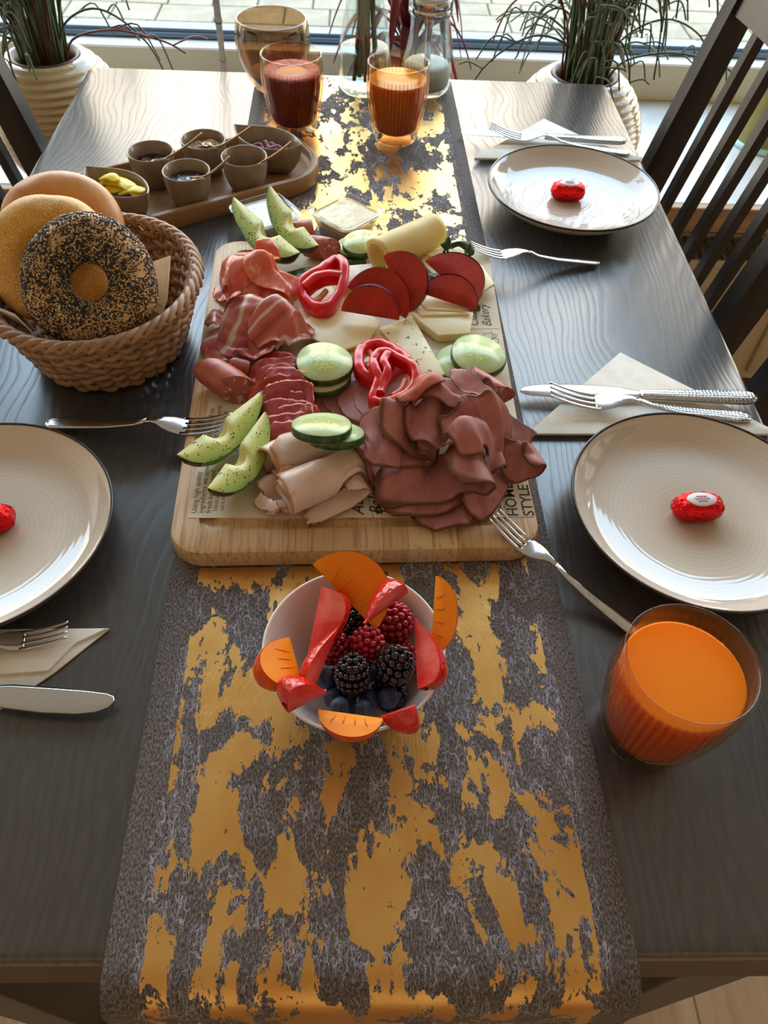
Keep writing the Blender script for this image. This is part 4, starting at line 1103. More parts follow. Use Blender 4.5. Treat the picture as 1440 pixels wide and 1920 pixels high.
def cuc_mat():
    m, nt, bs = newmat('cucumber_flesh'); v = coords(nt, (1, 1, 0)); r = nd(nt, 'VectorMath', {0: v}, operation='LENGTH').outputs['Value']
    n = tnoise(nt, v, 330, 3); rr = mth(nt, 'ADD', r, mth(nt, 'MULTIPLY', mth(nt, 'SUBTRACT', n, .5), .004))
    col = ramp(nt, mth(nt, 'DIVIDE', rr, .028), [(0, hexc('#d6d99a')), (.4, hexc('#c9d590')), (.47, hexc('#b5cc86')), (.62, hexc('#cddcaa')), (.88, hexc('#bfd596')), (.97, hexc('#7fa650'))])
    sd_ = nd(nt, 'TexVoronoi', {'Vector': coords(nt, (1, 1, 0)), 'Scale': 300.0}).outputs['Distance']
    inn = ramp(nt, mth(nt, 'DIVIDE', rr, .028), [(.36, (1, 1, 1, 1)), (.46, (0, 0, 0, 1))])
    col = mixc(nt, mth(nt, 'MULTIPLY', mth(nt, 'MULTIPLY', mth(nt, 'GREATER_THAN', sd_, .42), inn), .6), col, hexc('#9fae5a'))
    nt.links.new(col, bs.inputs['Base Color']); bs.inputs['Roughness'].default_value = .2; bs.inputs['Subsurface Weight'].default_value = .3; bs.inputs['Subsurface Scale'].default_value = .006; bs.inputs['Subsurface Radius'].default_value = (.8, 1, .5)
    dobump(nt, bs, n, .15, .0006); return m
M_CUC = cuc_mat(); M_PEEL = mat('cucumber_peel', '#1f3d17', '#3d6427', sc=120, st=(1, 1, .2), rough=.3)
def avo_mat():
    m, nt, bs = newmat('avocado_flesh'); sp = nt.nodes.new('ShaderNodeSeparateXYZ'); nt.links.new(nt.nodes.new('ShaderNodeTexCoord').outputs['UV'], sp.inputs[0])
    v = coords(nt); x = mth(nt, 'ADD', sp.outputs[0], mth(nt, 'MULTIPLY', mth(nt, 'SUBTRACT', tnoise(nt, v, 50, 3), .5), .3))
    col = ramp(nt, x, [(.0, hexc('#cbc57a')), (.45, hexc('#b7b655')), (.8, hexc('#93a33e')), (1, hexc('#6f8a30'))])
    col = mixc(nt, ramp(nt, tnoise(nt, v, 330, 2), [(.66, (0, 0, 0, 1)), (.70, (1, 1, 1, 1))]), col, hexc('#3a2f1c'))
    nt.links.new(col, bs.inputs['Base Color']); bs.inputs['Roughness'].default_value = .36; bs.inputs['Subsurface Weight'].default_value = .2; bs.inputs['Subsurface Scale'].default_value = .005; bs.inputs['Subsurface Radius'].default_value = (.9, 1, .3)
    return m
M_AVO = avo_mat()
M_AVOS = mat('avocado_skin', '#7d9c33', '#4c6a22', sc=50, rough=.35); M_AVOD = mat('avocado_dark_tip', '#3a2418', rough=.5); M_PEPPR = mat('ground_pepper', '#2a1f16', rough=.8)
M_PLUM = mat('plum_flesh', '#8c1c16', '#c23a24', sc=55, lo=.3, hi=.72, rough=.5, spec=.3, bump=.3, bsc=120, st=(1, 1, .3)); M_PLUMS = mat('plum_skin', '#3b2032', '#55314a', sc=60, rough=.25)
M_BELL = mat('red_pepper', '#d9161a', '#c90f14', sc=60, rough=.26, sss=.25, ssr=(1, .2, .1), sscale=.006, coat=.15, bump=.06, bsc=180); M_BELLP = mat('pepper_pith', '#e8a07c', rough=.4)
M_LEAF = mat('rocket_leaf', '#3c6427', '#28481c', sc=90, rough=.4, tr=.25)

# ------------------------------------------------------------------ cheese
def cheese(name, label, pts, th, mt, group, cat='cheese', bev=.0006):
    loc = sum((P(*p) for p in pts), Vector())/len(pts)-Vector((0, 0, th))
    o = M(name, slab([P(*p)-loc for p in pts], th, bev), mt, None, loc=loc); autosmooth(o, 50)
    return tag(o, label, cat, group)
zt = ZP
G = 'gouda slices'
cheese('cheese_slice', 'bottom gouda slice under the red pepper ring', [(549, 600, zt+.003), (552, 545, zt+.003), (620, 530, zt+.003), (650, 590, zt+.003)], .0025, M_GOUDA, G)
cheese('cheese_slice', 'middle gouda slice between two others near the prosciutto', [(549, 607, zt+.0062), (590, 545, zt+.006), (660, 560, zt+.006), (690, 600, zt+.006), (620, 652, zt+.0058)], .0025, M_GOUDA, G)
cheese('cheese_slice', 'top gouda slice with a corner towards the cucumber', [(552, 616, zt+.010), (640, 545, zt+.0095), (714, 604, zt+.0095), (690, 640, zt+.009), (635, 659, zt+.0086)], .0025, M_GOUDA, G)
G = 'speckled cheese slices'
cheese('cheese_slice', 'speckled cheese slice lowest under the fan', [(640, 657, zt+.0028), (676, 634, zt+.0028), (760, 690, zt+.0028), (720, 710, zt+.0028), (668, 681, zt+.0028)], .0025, M_NIG, G)
cheese('cheese_slice', 'speckled cheese slice in the middle of the fan', [(673, 633, zt+.0058), (712, 611, zt+.0058), (800, 700, zt+.0056), (790, 712, zt+.0056), (730, 690, zt+.0056)], .0025, M_NIG, G)
cheese('cheese_slice', 'speckled cheese slice on top of the fan', [(711, 616, zt+.0092), (772, 590, zt+.0092), (835, 701, zt+.0085), (796, 712, zt+.0085)], .0028, M_NIG, G)
G = 'thick cheese pieces'
cheese('cheese_piece', 'thick cheese piece tucked under the two plum slices', [(772, 552, zt+.016), (815, 548, zt+.016), (872, 582, zt+.0155), (800, 580, zt+.0155)], .006, M_GOUDA, G)
cheese('cheese_piece', 'middle thick cheese piece beneath the plum slices', [(764, 562, zt+.0145), (800, 560, zt+.0145), (880, 588, zt+.014), (790, 590, zt+.014)], .006, M_GOUDA, G)
cheese('cheese_piece', 'large thick cheese piece above the two cucumber slices', [(760, 570, zt+.0125), (888, 585, zt+.012), (881, 625, zt+.0095), (822, 629, zt+.0095), (785, 600, zt+.0115)], .0088, M_GOUDA, G, bev=.001)
G = 'pale cheese slices'
cheese('cheese_slice', 'lowest pale cheese slice beside the rocket leaf', [(782, 503, zt+.004), (802, 478, zt+.004), (880, 500, zt+.004), (900, 548, zt+.004), (850, 560, zt+.004)], .0025, M_EMM, G)
cheese('cheese_slice', 'middle pale cheese slice beside the cheese roll', [(788, 490, zt+.0085), (812, 468, zt+.0085), (890, 492, zt+.008), (908, 545, zt+.007), (860, 560, zt+.007)], .003, M_EMM, G)
cheese('cheese_slice', 'top pale cheese slice touched by the fork', [(801, 476, zt+.013), (830, 462, zt+.013), (866, 471, zt+.0128), (904, 498, zt+.012), (928, 531, zt+.0105), (893, 554, zt+.0105), (850, 520, zt+.0125)], .003, M_EMM, G)
# brie
def brie(label, pts, th):
    loc = sum((P(*p) for p in pts), Vector())/len(pts)-Vector((0, 0, th)); t = T('brie_piece', label, 'cheese', loc, 0, 'brie pieces')
    autosmooth(M('paste', slab([P(*p)-loc-Vector((0, 0, .0015)) for p in pts], th-.003, .001), M_BRIE, t), 50)
    for dz in (0, -th+.0022): M('rind', slab([(P(*p)-loc)*1.0+Vector((0, 0, dz)) for p in pts], .002, .0007), M_RIND, t)
brie('brie piece between the red pepper ring and the plums', [(643, 498, zt+.017), (697, 494, zt+.017), (702, 516, zt+.017), (660, 540, zt+.017), (640, 530, zt+.017)], .0165)
brie('brie piece behind the upright plum slice', [(760, 500, zt+.022), (772, 502, zt+.022), (792, 538, zt+.02), (788, 548, zt+.02), (764, 552, zt+.02)], .018)
# rolled cheese
a_, b_ = P(708, 484, zt+.017), P(816, 436, zt+.017)
ang = math.atan2((b_-a_).y, (b_-a_).x)-PI/2; Lr = (b_-a_).length*1.02
g = folded(spiral(.0140, .0182, 1.35, 44, R(60)), Lr, .0026, 0.0, 90, 18, jag=.0, wob=.0008, seed=4)
o = M('cheese_roll', g[:2], M_ROLL, None, loc=(a_+b_)/2+Vector((0, 0, .0015)), rot=(0, 0, ang)); tag(o, 'rolled slice of yellow cheese beside the cucumber at the board end', 'cheese')

# ------------------------------------------------------------------ cucumbers
def cucumber(label, u, v, z, n=(0, 0, 1), r=.0268, th=.0075, spin=0):
    t = T('cucumber_slice', label, 'cucumber', z if isinstance(z, Vector) else P(u, v, z), 0, 'cucumber slices', look_rot(n, spin))
    sq = (1, .95)
    M('flesh', lathe([(0, -th/2), (r*.96, -th/2), (r*.985, -th*.3), (r*.985, th*.3), (r*.965, th/2), (0, th/2)], 56, lambda a, i, r_, z_: r_*(1+.02*math.cos(3*a)), sq), M_CUC, t)
    M('peel', lathe([(r*.965, -th*.47), (r*1.0, -th*.38), (r*1.012, 0), (r*1.0, th*.38), (r*.968, th*.49), (r*.955, th*.44), (r*.955, -th*.44), (r*.965, -th*.47)], 56, lambda a, i, r_, z_: r_*(1+.02*math.cos(3*a)+.004*math.sin(22*a)), sq), M_PEEL, t)
cucumber('lower cucumber slice of the pair beside the prosciutto', 604, 706, zt+.0150, (.02, -.06, 1), .0252)
cucumber('upper cucumber slice of the pair beside the prosciutto', 608, 683, zt+.0245, (.03, -.10, 1), .0255)
cucumber('lower cucumber slice of the pair by the thick cheese', 866, 683, zt+.0042, (0, -.05, 1), spin=1)
cucumber('upper cucumber slice of the pair by the thick cheese', 896, 669, zt+.0135, (.03, -.08, 1), spin=2)
NC = Vector((.03, .37, .93)).normalized(); CT = P(604, 803, zt+.053); CB = stack_at(628, 817, CT, NC, .0082)
cucumber('lower cucumber slice leaning on the turkey roll', 0, 0, CB, NC, .0228)
cucumber('upper cucumber slice leaning on the turkey roll', 0, 0, CT, NC, .0240, spin=1)
cucumber('front cucumber slice in the pair next to the cheese roll', 664, 467, zt+.0045, (0, -.03, 1), .0200)
cucumber('rear cucumber slice in the pair next to the cheese roll', 677, 458, zt+.0128, (-.06, -.12, .98), .0205, spin=1)

# ------------------------------------------------------------------ avocado wedges
def avocado(label, pa, pb, roll, half=R(30), nominal=.1, seed=0, lift=.0):
    Rf = lambda s: .0325*max(.02, math.sin(PI*s**.85))**.5*(1-.30*s)
    pf = lambda s: math.sqrt(max(0, .0118**2-((s-.42)*nominal)**2))+.0015
    fl_, sk_ = wedge(Rf, pf, half, nominal, 30, 8, .03, seed)
    sh = Vector((nominal/2, 0, 0)); m = Matrix.Translation((0, 0, .0245+lift)) @ frame_between(pa, pb, nominal) @ Matrix.Rotation(roll, 4, 'X')
    t = T('avocado_wedge', label, 'avocado', (0, 0, 0), 0, 'avocado wedges'); t.matrix_world = m
    f = lambda g: ([v+sh for v in g[0]], g[1])
    M('flesh', f(fl_), M_AVO, t, uv=[((1, .5, 0, 0, 0, 0, 0, .5, 1)[i % 9], 0) for i in range(len(fl_[0]))])
    V, F = f(sk_); V = [v+Vector((0, 0, -.0004)) for v in V]
    nn = 9; fmi = [1 if (i//8) < 3 else 0 for i in range(len(F))]
    M('skin', (V, F), [M_AVOS, M_AVOD], t, fm=fmi)
    r2 = random.Random(seed); Vp, Fp = [], []
    for q in range(90):   # ground pepper on the cut faces
        s = min(.95, max(.05, r2.gauss(.42, .22))); e_ = r2.choice((-half, half)); k_ = r2.uniform(.15, .95)
        Ro, ri = Rf(s), min(pf(s), Rf(s)*.97); rr = ri+(Ro-ri)*k_
        p = Vector((-nominal/2+s*nominal, rr*math.sin(e_), -rr*math.cos(e_)))+sh; sz = r2.uniform(.0003, .0008)
        b0 = len(Vp)
        for d in ((1, 0, 0), (-1, 0, 0), (0, 1, 0), (0, -1, 0), (0, 0, 1), (0, 0, -1)): Vp.append(p+Vector(d)*sz)
        Fp += [[b0+i for i in f_] for f_ in ((0, 2, 4), (2, 1, 4), (1, 3, 4), (3, 0, 4), (2, 0, 5), (1, 2, 5), (3, 1, 5), (0, 3, 5))]
    o = M('pepper_grains', (Vp, Fp), M_PEPPR, t, False); o['kind'] = 'stuff'
    return t
avocado('long avocado wedge touching the fork tines at the board edge', P(340, 889, zt+.005), P(492, 772, zt+.006), R(-42), seed=1)
avocado('avocado wedge between the longer wedge and the turkey roll', P(396, 952, zt+.006), P(499, 810, zt+.007), R(-38), seed=2)
avocado('avocado wedge leaning up beside the white spread cup, near the salmon', P(566, 515, zt+.004), P(446, 413, zt+.022), R(45), seed=3, lift=.003)
avocado('avocado wedge leaning up between two spread cups', P(600, 502, zt+.004), P(512, 392, zt+.026), R(42), seed=4, lift=.003)

# ------------------------------------------------------------------ plum slices
def face_place(t, c, X, Nn):
    X = X.normalized(); Y = -Nn.normalized(); X = (X-Y*X.dot(Y)).normalized(); Z = X.cross(Y)
    t.matrix_world = Matrix.Translation(c) @ Matrix((X, Y, Z)).transposed().to_4x4()
def plum(label, pa, pb, n, L=.053, rad=.028, half=R(9)):
    """pa,pb: ends of the straight cut edge, skin arc lies to the left of a->b seen along -n"""
    Rf = lambda s: rad*max(.03, 1-(2*s-1)**2)**.5; pf = lambda s: .0005
    fl_, sk_ = wedge(Rf, pf, half, L, 24, 5)
    t = T('plum_slice', label, 'plum', (0, 0, 0), 0, 'plum slices'); s = (pb-pa).length/L
    face_place(t, (pa+pb)/2, (pb-pa)*-1, Vector(n)); t.matrix_world = t.matrix_world @ Matrix.Scale(s, 4)
    M('flesh', fl_, M_PLUM, t); V, F = sk_; M('skin', ([Vector((v.x*1.01, v.y*1.12, v.z*1.025)) for v in V], F), M_PLUMS, t)
plum('front plum slice of the three beside the brie', P(641, 583, zt+.016), P(747, 603, zt+.016), (-.12, -.90, .42), half=R(10))
plum('middle plum slice of the three beside the brie', P(655, 548, zt+.020), P(758, 592, zt+.020), (.05, -.72, .69))
plum('upright plum slice at the back of the three beside the brie', P(722, 489, zt+.034), P(762, 580, zt+.018), (-.25, -.62, .74))
plum('upper plum slice lying on the pale cheese', P(796, 500, zt+.020), P(886, 566, zt+.017), (.0, -.30, .95))
plum('lower plum slice lying on the thick cheese', P(789, 552, zt+.022), P(892, 582, zt+.018), (.0, -.34, .94))

# ------------------------------------------------------------------ pepper rings
def pepper(label, loops, rad=.0048):
    loc = P(*loops[0][0][0]); t = T('pepper_ring', label, 'pepper', loc, 0, 'red pepper rings')
    for pts, closed, nm, mt_ in loops:
        c = catmull([P(*p)-loc for p in pts], 8, closed); n = len(c)
        rr = [rad*(1+.08*math.sin(i*.21)+.02*math.sin(i*.83)) for i in range(n)] if nm == 'wall' else [rad*.6]*n
        M(nm, tube(c, rr, 16 if nm == 'wall' else 10, closed, flat=1.7 if nm == 'wall' else 1.0, up=(0, 0, 1), sq=.6 if nm == 'wall' else 1.0), mt_, t)
Z = zt+.020
pepper('red pepper ring leaning on the gouda', [
    ([(632, 492, Z+.006), (645, 503, Z+.008), (643, 533, Z+.004), (632, 560, Z), (615, 579, Z-.003), (594, 581, Z-.004), (574, 566, Z-.003), (566, 545, Z), (574, 528, Z+.003), (600, 513, Z+.006), (616, 499, Z+.007)], True, 'wall', M_BELL),
    ([(572, 545, Z+.001), (592, 528, Z+.005), (615, 521, Z+.007), (642, 522, Z+.006)], False, 'wall', M_BELL),
    ([(582, 566, Z-.003), (598, 560, Z-.004), (612, 545, Z-.002)], False, 'pith', M_BELLP)])
Z = zt+.0205
pepper('lower red pepper ring on the pink sausage', [
    ([(676, 700, Z), (672, 682, Z), (676, 662, Z), (692, 652, Z), (710, 650, Z), (732, 659, Z), (752, 670, Z+.002), (764, 682, Z+.003), (744, 690, Z), (722, 712, Z-.002), (696, 716, Z-.002)], True, 'wall', M_BELL),
    ([(690, 656, Z), (700, 674, Z), (690, 690, Z)], False, 'pith', M_BELLP)])
Z = zt+.0355
pepper('upper red pepper ring on the pink sausage', [
    ([(700, 682, Z), (710, 668, Z), (726, 665, Z), (750, 677, Z), (772, 690, Z), (779, 712, Z-.002), (770, 735, Z-.004), (745, 751, Z-.006), (714, 760, Z-.007), (699, 754, Z-.006), (701, 738, Z-.004), (709, 716, Z-.002), (704, 698, Z)], True, 'wall', M_BELL),
    ([(728, 668, Z), (719, 684, Z), (726, 700, Z), (716, 722, Z-.003), (712, 742, Z-.005)], False, 'wall', M_BELL),
    ([(735, 742, Z-.006), (752, 730, Z-.005), (760, 712, Z-.003)], False, 'pith', M_BELLP)], .0040)

# ------------------------------------------------------------------ sausages and sliced meats
def chunk(label, pa, pb, r, s0, s1, fl=1.0):
    """sausage piece from pa to pb with slanted cuts"""
    L = (pb-pa).length; t = T('sausage_piece', label, 'sausage', (0, 0, 0), 0, 'sausage pieces'); t.matrix_world = frame_between(pa, pb, L)
    rg = []
    n = 28
    for i in range(11):
        k = i/10; ring = []
        for q in range(n):
            a = 2*PI*q/n; rr = r*(1+.05*noise.noise(Vector((k*3, math.cos(a)*2, math.sin(a)*2+r*900))))*(1-.07*abs(2*k-1)**6)
            y_, z_ = rr*math.cos(a), rr*fl*math.sin(a); x = L*k+(s0*(1-k)+s1*k)*(y_*.8-z_*.3)
            ring.append((x, y_, z_+r*fl))
        rg.append(ring)
    M('casing', loft(rg, False, False), M_SKIN, t)
    for e_ in (0, -1):
        ring = rg[e_]; c = sum((Vector(p) for p in ring), Vector())/n
        rr = [[tuple(c+(Vector(p)-c)*s_) for p in ring] for s_ in (1.0, .985, .7, .35, .02)]
        g = loft(rr, False, True)
        M('cut_face', g if e_ == -1 else (g[0], [f[::-1] for f in g[1]]), M_CUTS, t)
chunk('sausage piece pointing at the avocado near the board end', P(552, 456, zt), P(588, 450, zt), .0120, -.6, .2)
chunk('sausage piece next to the rear cucumber slices', P(578, 480, zt+.0005), P(620, 486, zt+.001), .0120, .3, .9)
chunk('sausage piece behind the chorizo at the board edge', P(402, 720, zt), P(450, 754, zt), .0145, .8, .9)
chunk('sausage end piece leaning on another at the board edge', P(440, 700, zt), P(470, 708, zt), .0090, .3, -.4)
chunk('sausage piece half hidden under another next to roast beef', P(858, 738, zt), P(905, 758, zt), .0100, .4, .6)
chunk('slanted sausage piece on top beside the roast beef', P(876, 722, zt+.0205), P(930, 754, zt+.0150), .0118, -.7, 1.2, .8)

def disc_sheet(name, label, cat, group, mt_, u, v, z, r, n, spin=0, ctrl=None, seed=0, th=.0016, ry=1.0, wob=.0015, jag=.03):
    c = ctrl or [(-r, 0), (-r*.4, .001), (r*.4, .001), (r, 0)]
    g = folded(c, 2*r*ry, th, 1.0, 26, 20, seed=seed, wob=wob, jag=jag)
    o = M(name, g, mt_, None, loc=P(u, v, z), rot=look_rot(n, spin)); return tag(o, label, cat, group)
for i, (u, v, z, lb) in enumerate(((640, 748, .0012, 'lowest, next to the cucumber'), (664, 742, .0032, 'under the pepper ring edge'), (690, 722, .0054, 'farthest along, by the cheese'), (694, 750, .0076, 'in the middle of the fan'), (722, 746, .0098, 'beside the roast beef'), (762, 738, .0130, 'under the roast beef edge'))):
    disc_sheet('sausage_slice', 'pink sausage slice %s' % lb, 'sausage', 'pink sausage slices', M_LYON, u, v, zt+z, .0285, (rnd.uniform(-.05, .05), -.06, 1), seed=i+30, wob=.001)
NCH = 11
for i in range(NCH):
    k = i/(NCH-1); u = 540-8*math.sin(k*3)+4*(i % 2); v = 698+140*k; u -= 22*(i < 3)+6*(i in (3, 4)); w_ = (.0200, .0215, .0235, .028, .028, .028, .027, .026, .026, .026, .025)[i]
    cr = [(-w_, .002), (-w_*.6, .007+.002*(i % 2)), (0, .008), (w_*.55, .0095), (w_*.9, .005+.004*(i % 3)), (w_*(.75 if i in (3, 5) else 1.05), .0+(.007 if i in (3, 5) else 0))]
    lab = ['farthest chorizo slice under the prosciutto', 'second chorizo slice from the prosciutto', 'third chorizo slice from the prosciutto', 'chorizo slice with folded end, fourth from the prosciutto', 'fifth chorizo slice from the prosciutto', 'chorizo slice with folded end, sixth from the prosciutto', 'seventh chorizo slice from the prosciutto', 'eighth chorizo slice from the prosciutto', 'chorizo slice third from the turkey roll', 'chorizo slice second from the turkey roll', 'chorizo slice touching the turkey roll'][i]
    disc_sheet('chorizo_slice', lab, 'chorizo', 'overlapping chorizo slices', M_CHOR, u, v, zt+(.007 if i < 3 else .012-.004*k), w_, (.05*math.sin(i*2), -.25 if i < 3 else -.42+.22*k, .9), R(9*math.sin(i*1.7)), cr, i+50, .0018, .80, .0045, .09)

import numpy as np
HC = .0015; HX0, HY0 = -.22, .28; HNX, HNY = 300, 380
HF = np.full((HNX, HNY), TZ+zt)          # height of what already lies on the board
def h_add(o):
    bpy.context.view_layer.update(); mw = o.matrix_world
    co = [mw @ v.co for v in o.data.vertices]
    for p_ in o.data.polygons:
        vs_ = [co[i] for i in p_.vertices]; e_ = max((vs_[0]-vs_[k]).length for k in range(1, len(vs_))); n_ = max(1, min(40, int(e_/HC)+1))
        for k in range(1, len(vs_)-1):
            for i in range(n_+1):
                for j in range(n_+1-i):
                    q = vs_[0]+(vs_[k]-vs_[0])*(i/n_)+(vs_[k+1]-vs_[0])*(j/n_); x_, y_ = int((q.x-HX0)/HC), int((q.y-HY0)/HC)
                    if 0 <= x_ < HNX and 0 <= y_ < HNY and q.z > HF[x_, y_]: HF[x_, y_] = q.z
def h_thing(o):
    for c_ in ([o] if o.type == 'MESH' else o.children): h_add(c_)
def h_smooth():
    g = HF.copy()
    for _ in range(2):
        m_ = g.copy()
        for dx, dy in ((1, 0), (-1, 0), (0, 1), (0, -1)): m_ = np.maximum(m_, np.roll(g, (dx, dy), (0, 1)))
        g = m_
    for _ in range(5): g = (g*2+np.roll(g, 1, 0)+np.roll(g, -1, 0)+np.roll(g, 1, 1)+np.roll(g, -1, 1))/6
    return np.maximum(g, HF)
def drape(o, eps=.0012, k_=.30):
    bpy.context.view_layer.update(); mw = o.matrix_world.copy(); co = [mw @ v.co for v in o.data.vertices]; zb = min(c.z for c in co); H = h_smooth(); loc = Vector(o.location)
    for v, c in zip(o.data.vertices, co):
        fx, fy = (c.x-HX0)/HC-.5, (c.y-HY0)/HC-.5; i, j = max(0, min(HNX-2, int(fx))), max(0, min(HNY-2, int(fy))); a_, b_ = min(1, max(0, fx-i)), min(1, max(0, fy-j))
        h_ = H[i, j]*(1-a_)*(1-b_)+H[i+1, j]*a_*(1-b_)+H[i, j+1]*(1-a_)*b_+H[i+1, j+1]*a_*b_
        v.co = Vector((c.x, c.y, max(c.z, h_+eps+k_*(c.z-zb))))-loc
    o.rotation_euler = (0, 0, 0); o.data.update(); h_add(o)
for o_ in [o for o in list(COL.objects) if o.parent is None and o.name.split('.')[0] in ('cheese_slice', 'cheese_piece', 'brie_piece', 'sausage_piece', 'sausage_slice', 'chorizo_slice')]: h_thing(o_)
for o_ in [o for o in list(COL.objects) if o.parent is None and o.name in ('cucumber_slice', 'cucumber_slice.001', 'cucumber_slice.002', 'cucumber_slice.003', 'avocado_wedge.002')]: h_thing(o_)
def fold(name, label, cat, group, mt_, u, v, z, rz, ctrl, width, rx=0, ry=0, th=.0016, seed=0, rnd__=1.0, taper=0, sag=0, jag=.05, wob=.0025, nu=60, nv=24, bendy=0):
    g = folded(ctrl, width, th, rnd__, nu, nv, taper, jag, seed, wob, sag, bendy)
    o = M(name, g, mt_, None, loc=P(u, v, z), rot=(R(rx), R(ry), R(rz))); drape(o); return tag(o, label, cat, group)
# smoked salmon
SG = 'smoked salmon slices'
fold('salmon_slice', 'smoked salmon slice lying lowest, its end reaching over the board edge', 'salmon', SG, M_SALM, 470, 548, zt+.002, 8, [(-.036, .002), (-.018, .006), (0, .007), (.02, .006), (.034, .002)], .042, seed=61, wob=.005, jag=.12)
fold('salmon_slice', 'smoked salmon slice draped as the highest arch', 'salmon', SG, M_SALM, 470, 540, zt+.001, 24, [(-.030, .002), (-.027, .016), (-.014, .029), (.004, .032), (.020, .034), (.031, .030), (.033, .022)], .040, rx=-6, seed=62, wob=.005, jag=.08, sag=.004)
fold('salmon_slice', 'smoked salmon slice folded at the front of the salmon heap', 'salmon', SG, M_SALM, 478, 563, zt+.001, -12, [(-.024, .001), (-.018, .013), (-.006, .022), (.006, .020), (.012, .012), (.02, .018), (.03, .015), (.036, .006)], .040, rx=14, seed=63, wob=.005, jag=.08, sag=.003)
fold('salmon_slice', 'smoked salmon slice pointing to the rocket leaf', 'salmon', SG, M_SALM, 510, 556, zt+.002, -8, [(-.026, .004), (-.01, .016), (.006, .018), (.022, .012), (.034, .006)], .034, rx=8, seed=64, wob=.005, jag=.10, taper=.1)
# prosciutto
PG = 'prosciutto slices'
fold('prosciutto_slice', 'prosciutto slice spread lowest over the printed paper', 'ham', PG, M_PROS, 468, 650, zt+.001, 12, [(-.045, .001), (-.03, .006), (-.008, .005), (.012, .008), (.030, .003)], .058, seed=71, jag=.12, rnd__=.8)
fold('prosciutto_slice', 'large prosciutto slice draped as a tent', 'ham', PG, M_PROS, 492, 640, zt+.001, -24+90, [(-.044, .000), (-.033, .014), (-.018, .027), (-.004, .036), (.008, .040), (.016, .034), (.022, .02), (.026, .004)], .066, rx=0, seed=72, jag=.06, rnd__=.45, sag=.006, wob=.006)
fold('prosciutto_slice', 'narrow prosciutto slice falling towards the cucumber', 'ham', PG, M_PROS, 536, 650, zt+.001, 42, [(-.036, .002), (-.022, .016), (-.004, .020), (.014, .013), (.03, .003)], .034, seed=73, jag=.08, rnd__=.7, rx=5)
fold('prosciutto_slice', 'frayed prosciutto strip on the board edge side', 'ham', PG, M_PROS, 428, 606, zt+.002, 4, [(-.022, .002), (-.012, .009), (-.004, .003), (.006, .012), (.018, .005)], .026, seed=74, jag=.22, rnd__=.6, wob=.004)
# turkey rolls
TG = 'turkey breast rolls'
def rollm(label, pa, pb, r, seed, turns=1.5, jag=.05, th=.0016):
    ang_ = math.atan2((pb-pa).y, (pb-pa).x)-PI/2; L = (pb-pa).length
    g = folded(spiral(r*.62, r, turns, 40, R(100+seed*40)), L, th, .25, 90, 22, jag=jag, seed=seed, wob=.0025, taper=-.10)
    o = M('turkey_roll', g, M_TURK, None, loc=(pa+pb)/2+Vector((0, 0, r)), rot=(0, 0, ang_)); drape(o); return tag(o, label, 'turkey', TG)
fold('turkey_slice', 'turkey slice flap curling under the front roll', 'turkey', 'turkey slices', M_TURK, 640, 948, zt+.001, 30, [(-.032, .001), (-.012, .004), (.010, .006), (.022, .012), (.016, .019), (.004, .018)], .018, seed=82, rnd__=.6, jag=.15)
fold('turkey_slice', 'turkey slice lying between the two rolls and the roast beef', 'turkey', 'turkey slices', M_TURK, 630, 870, zt+.002, 32, [(-.036, .001), (-.016, .007), (.008, .009), (.03, .010), (.04, .004)], .034, seed=83, jag=.08)
fold('turkey_slice', 'turkey slice curled at the open ends of the rolls', 'turkey', 'turkey slices', M_TURK, 520, 934, zt+.001, -50, [(-.020, .002), (-.012, .012), (-.004, .010), (.004, .004), (.014, .012), (.022, .004)], .022, seed=84, jag=.2, wob=.004)
for i, (u, v, rz) in enumerate(((528, 962, 20), (500, 958, -40), (545, 925, 60))):
    fold('turkey_shred', 'torn turkey shred at the open ends of the rolls', 'turkey', 'turkey shreds', M_TURK, u, v, zt+.001, rz, [(-.012, .001), (-.004, .004), (.004, .002), (.013, .003)], .008, seed=90+i, jag=.3, nu=24, nv=8)
rollm('turkey roll touching the avocado and the cucumber slices', P(506, 899, zt+.003), P(634, 828, zt+.003), .0165, 3, 1.7)
rollm('turkey roll lying across the paper edge at the board front', P(532, 958, zt+.001), P(678, 893, zt+.001), .0158, 5, 1.6)
# roast beef heap
BG = 'roast beef slices'
def beef(label, u, v, z, rz, ctrl, width, **kw):
    kw.setdefault('jag', .05); kw.setdefault('rnd__', .55); kw.setdefault('wob', .004); kw.setdefault('th', .0018)
    fold('roast_beef_slice', 'roast beef slice '+label, 'roast beef', BG, kw.pop('mt_', M_BEEF), u, v, zt+z, rz, ctrl, width, **kw)
beef('lying flat at the very front of the heap over the board groove', 828, 962, .001, -8, [(-.026, .001), (-.014, .006), (0, .003), (.014, .008), (.026, .001)], .040, seed=101, rnd__=.9)
beef('flat under the wide front fold', 800, 935, .003, 14, [(-.036, .001), (-.016, .007), (.006, .005), (.026, .009), (.036, .002)], .044, seed=102, rnd__=.9)
beef('standing at an angle over the HOMEMADE lettering', 905, 912, .002, 62, [(-.038, .001), (-.018, .010), (.004, .013), (.024, .008), (.034, .002)], .032, rx=30, seed=103)
beef('lowest on the side of the turkey rolls', 724, 878, .002, 24, [(-.026, .001), (-.012, .012), (.008, .016), (.026, .010)], .056, seed=104)
beef('reaching to the sausage piece at the back', 814, 802, .004, -10, [(-.032, .004), (-.02, .018), (0, .026), (.03, .026), (.052, .010)], .046, seed=105, rx=-10)
beef('pointing at the knife blade', 938, 815, .002, -34, [(-.030, .014), (-.012, .015), (.010, .009), (.028, .002)], .032, seed=106, rx=10, rnd__=.3)
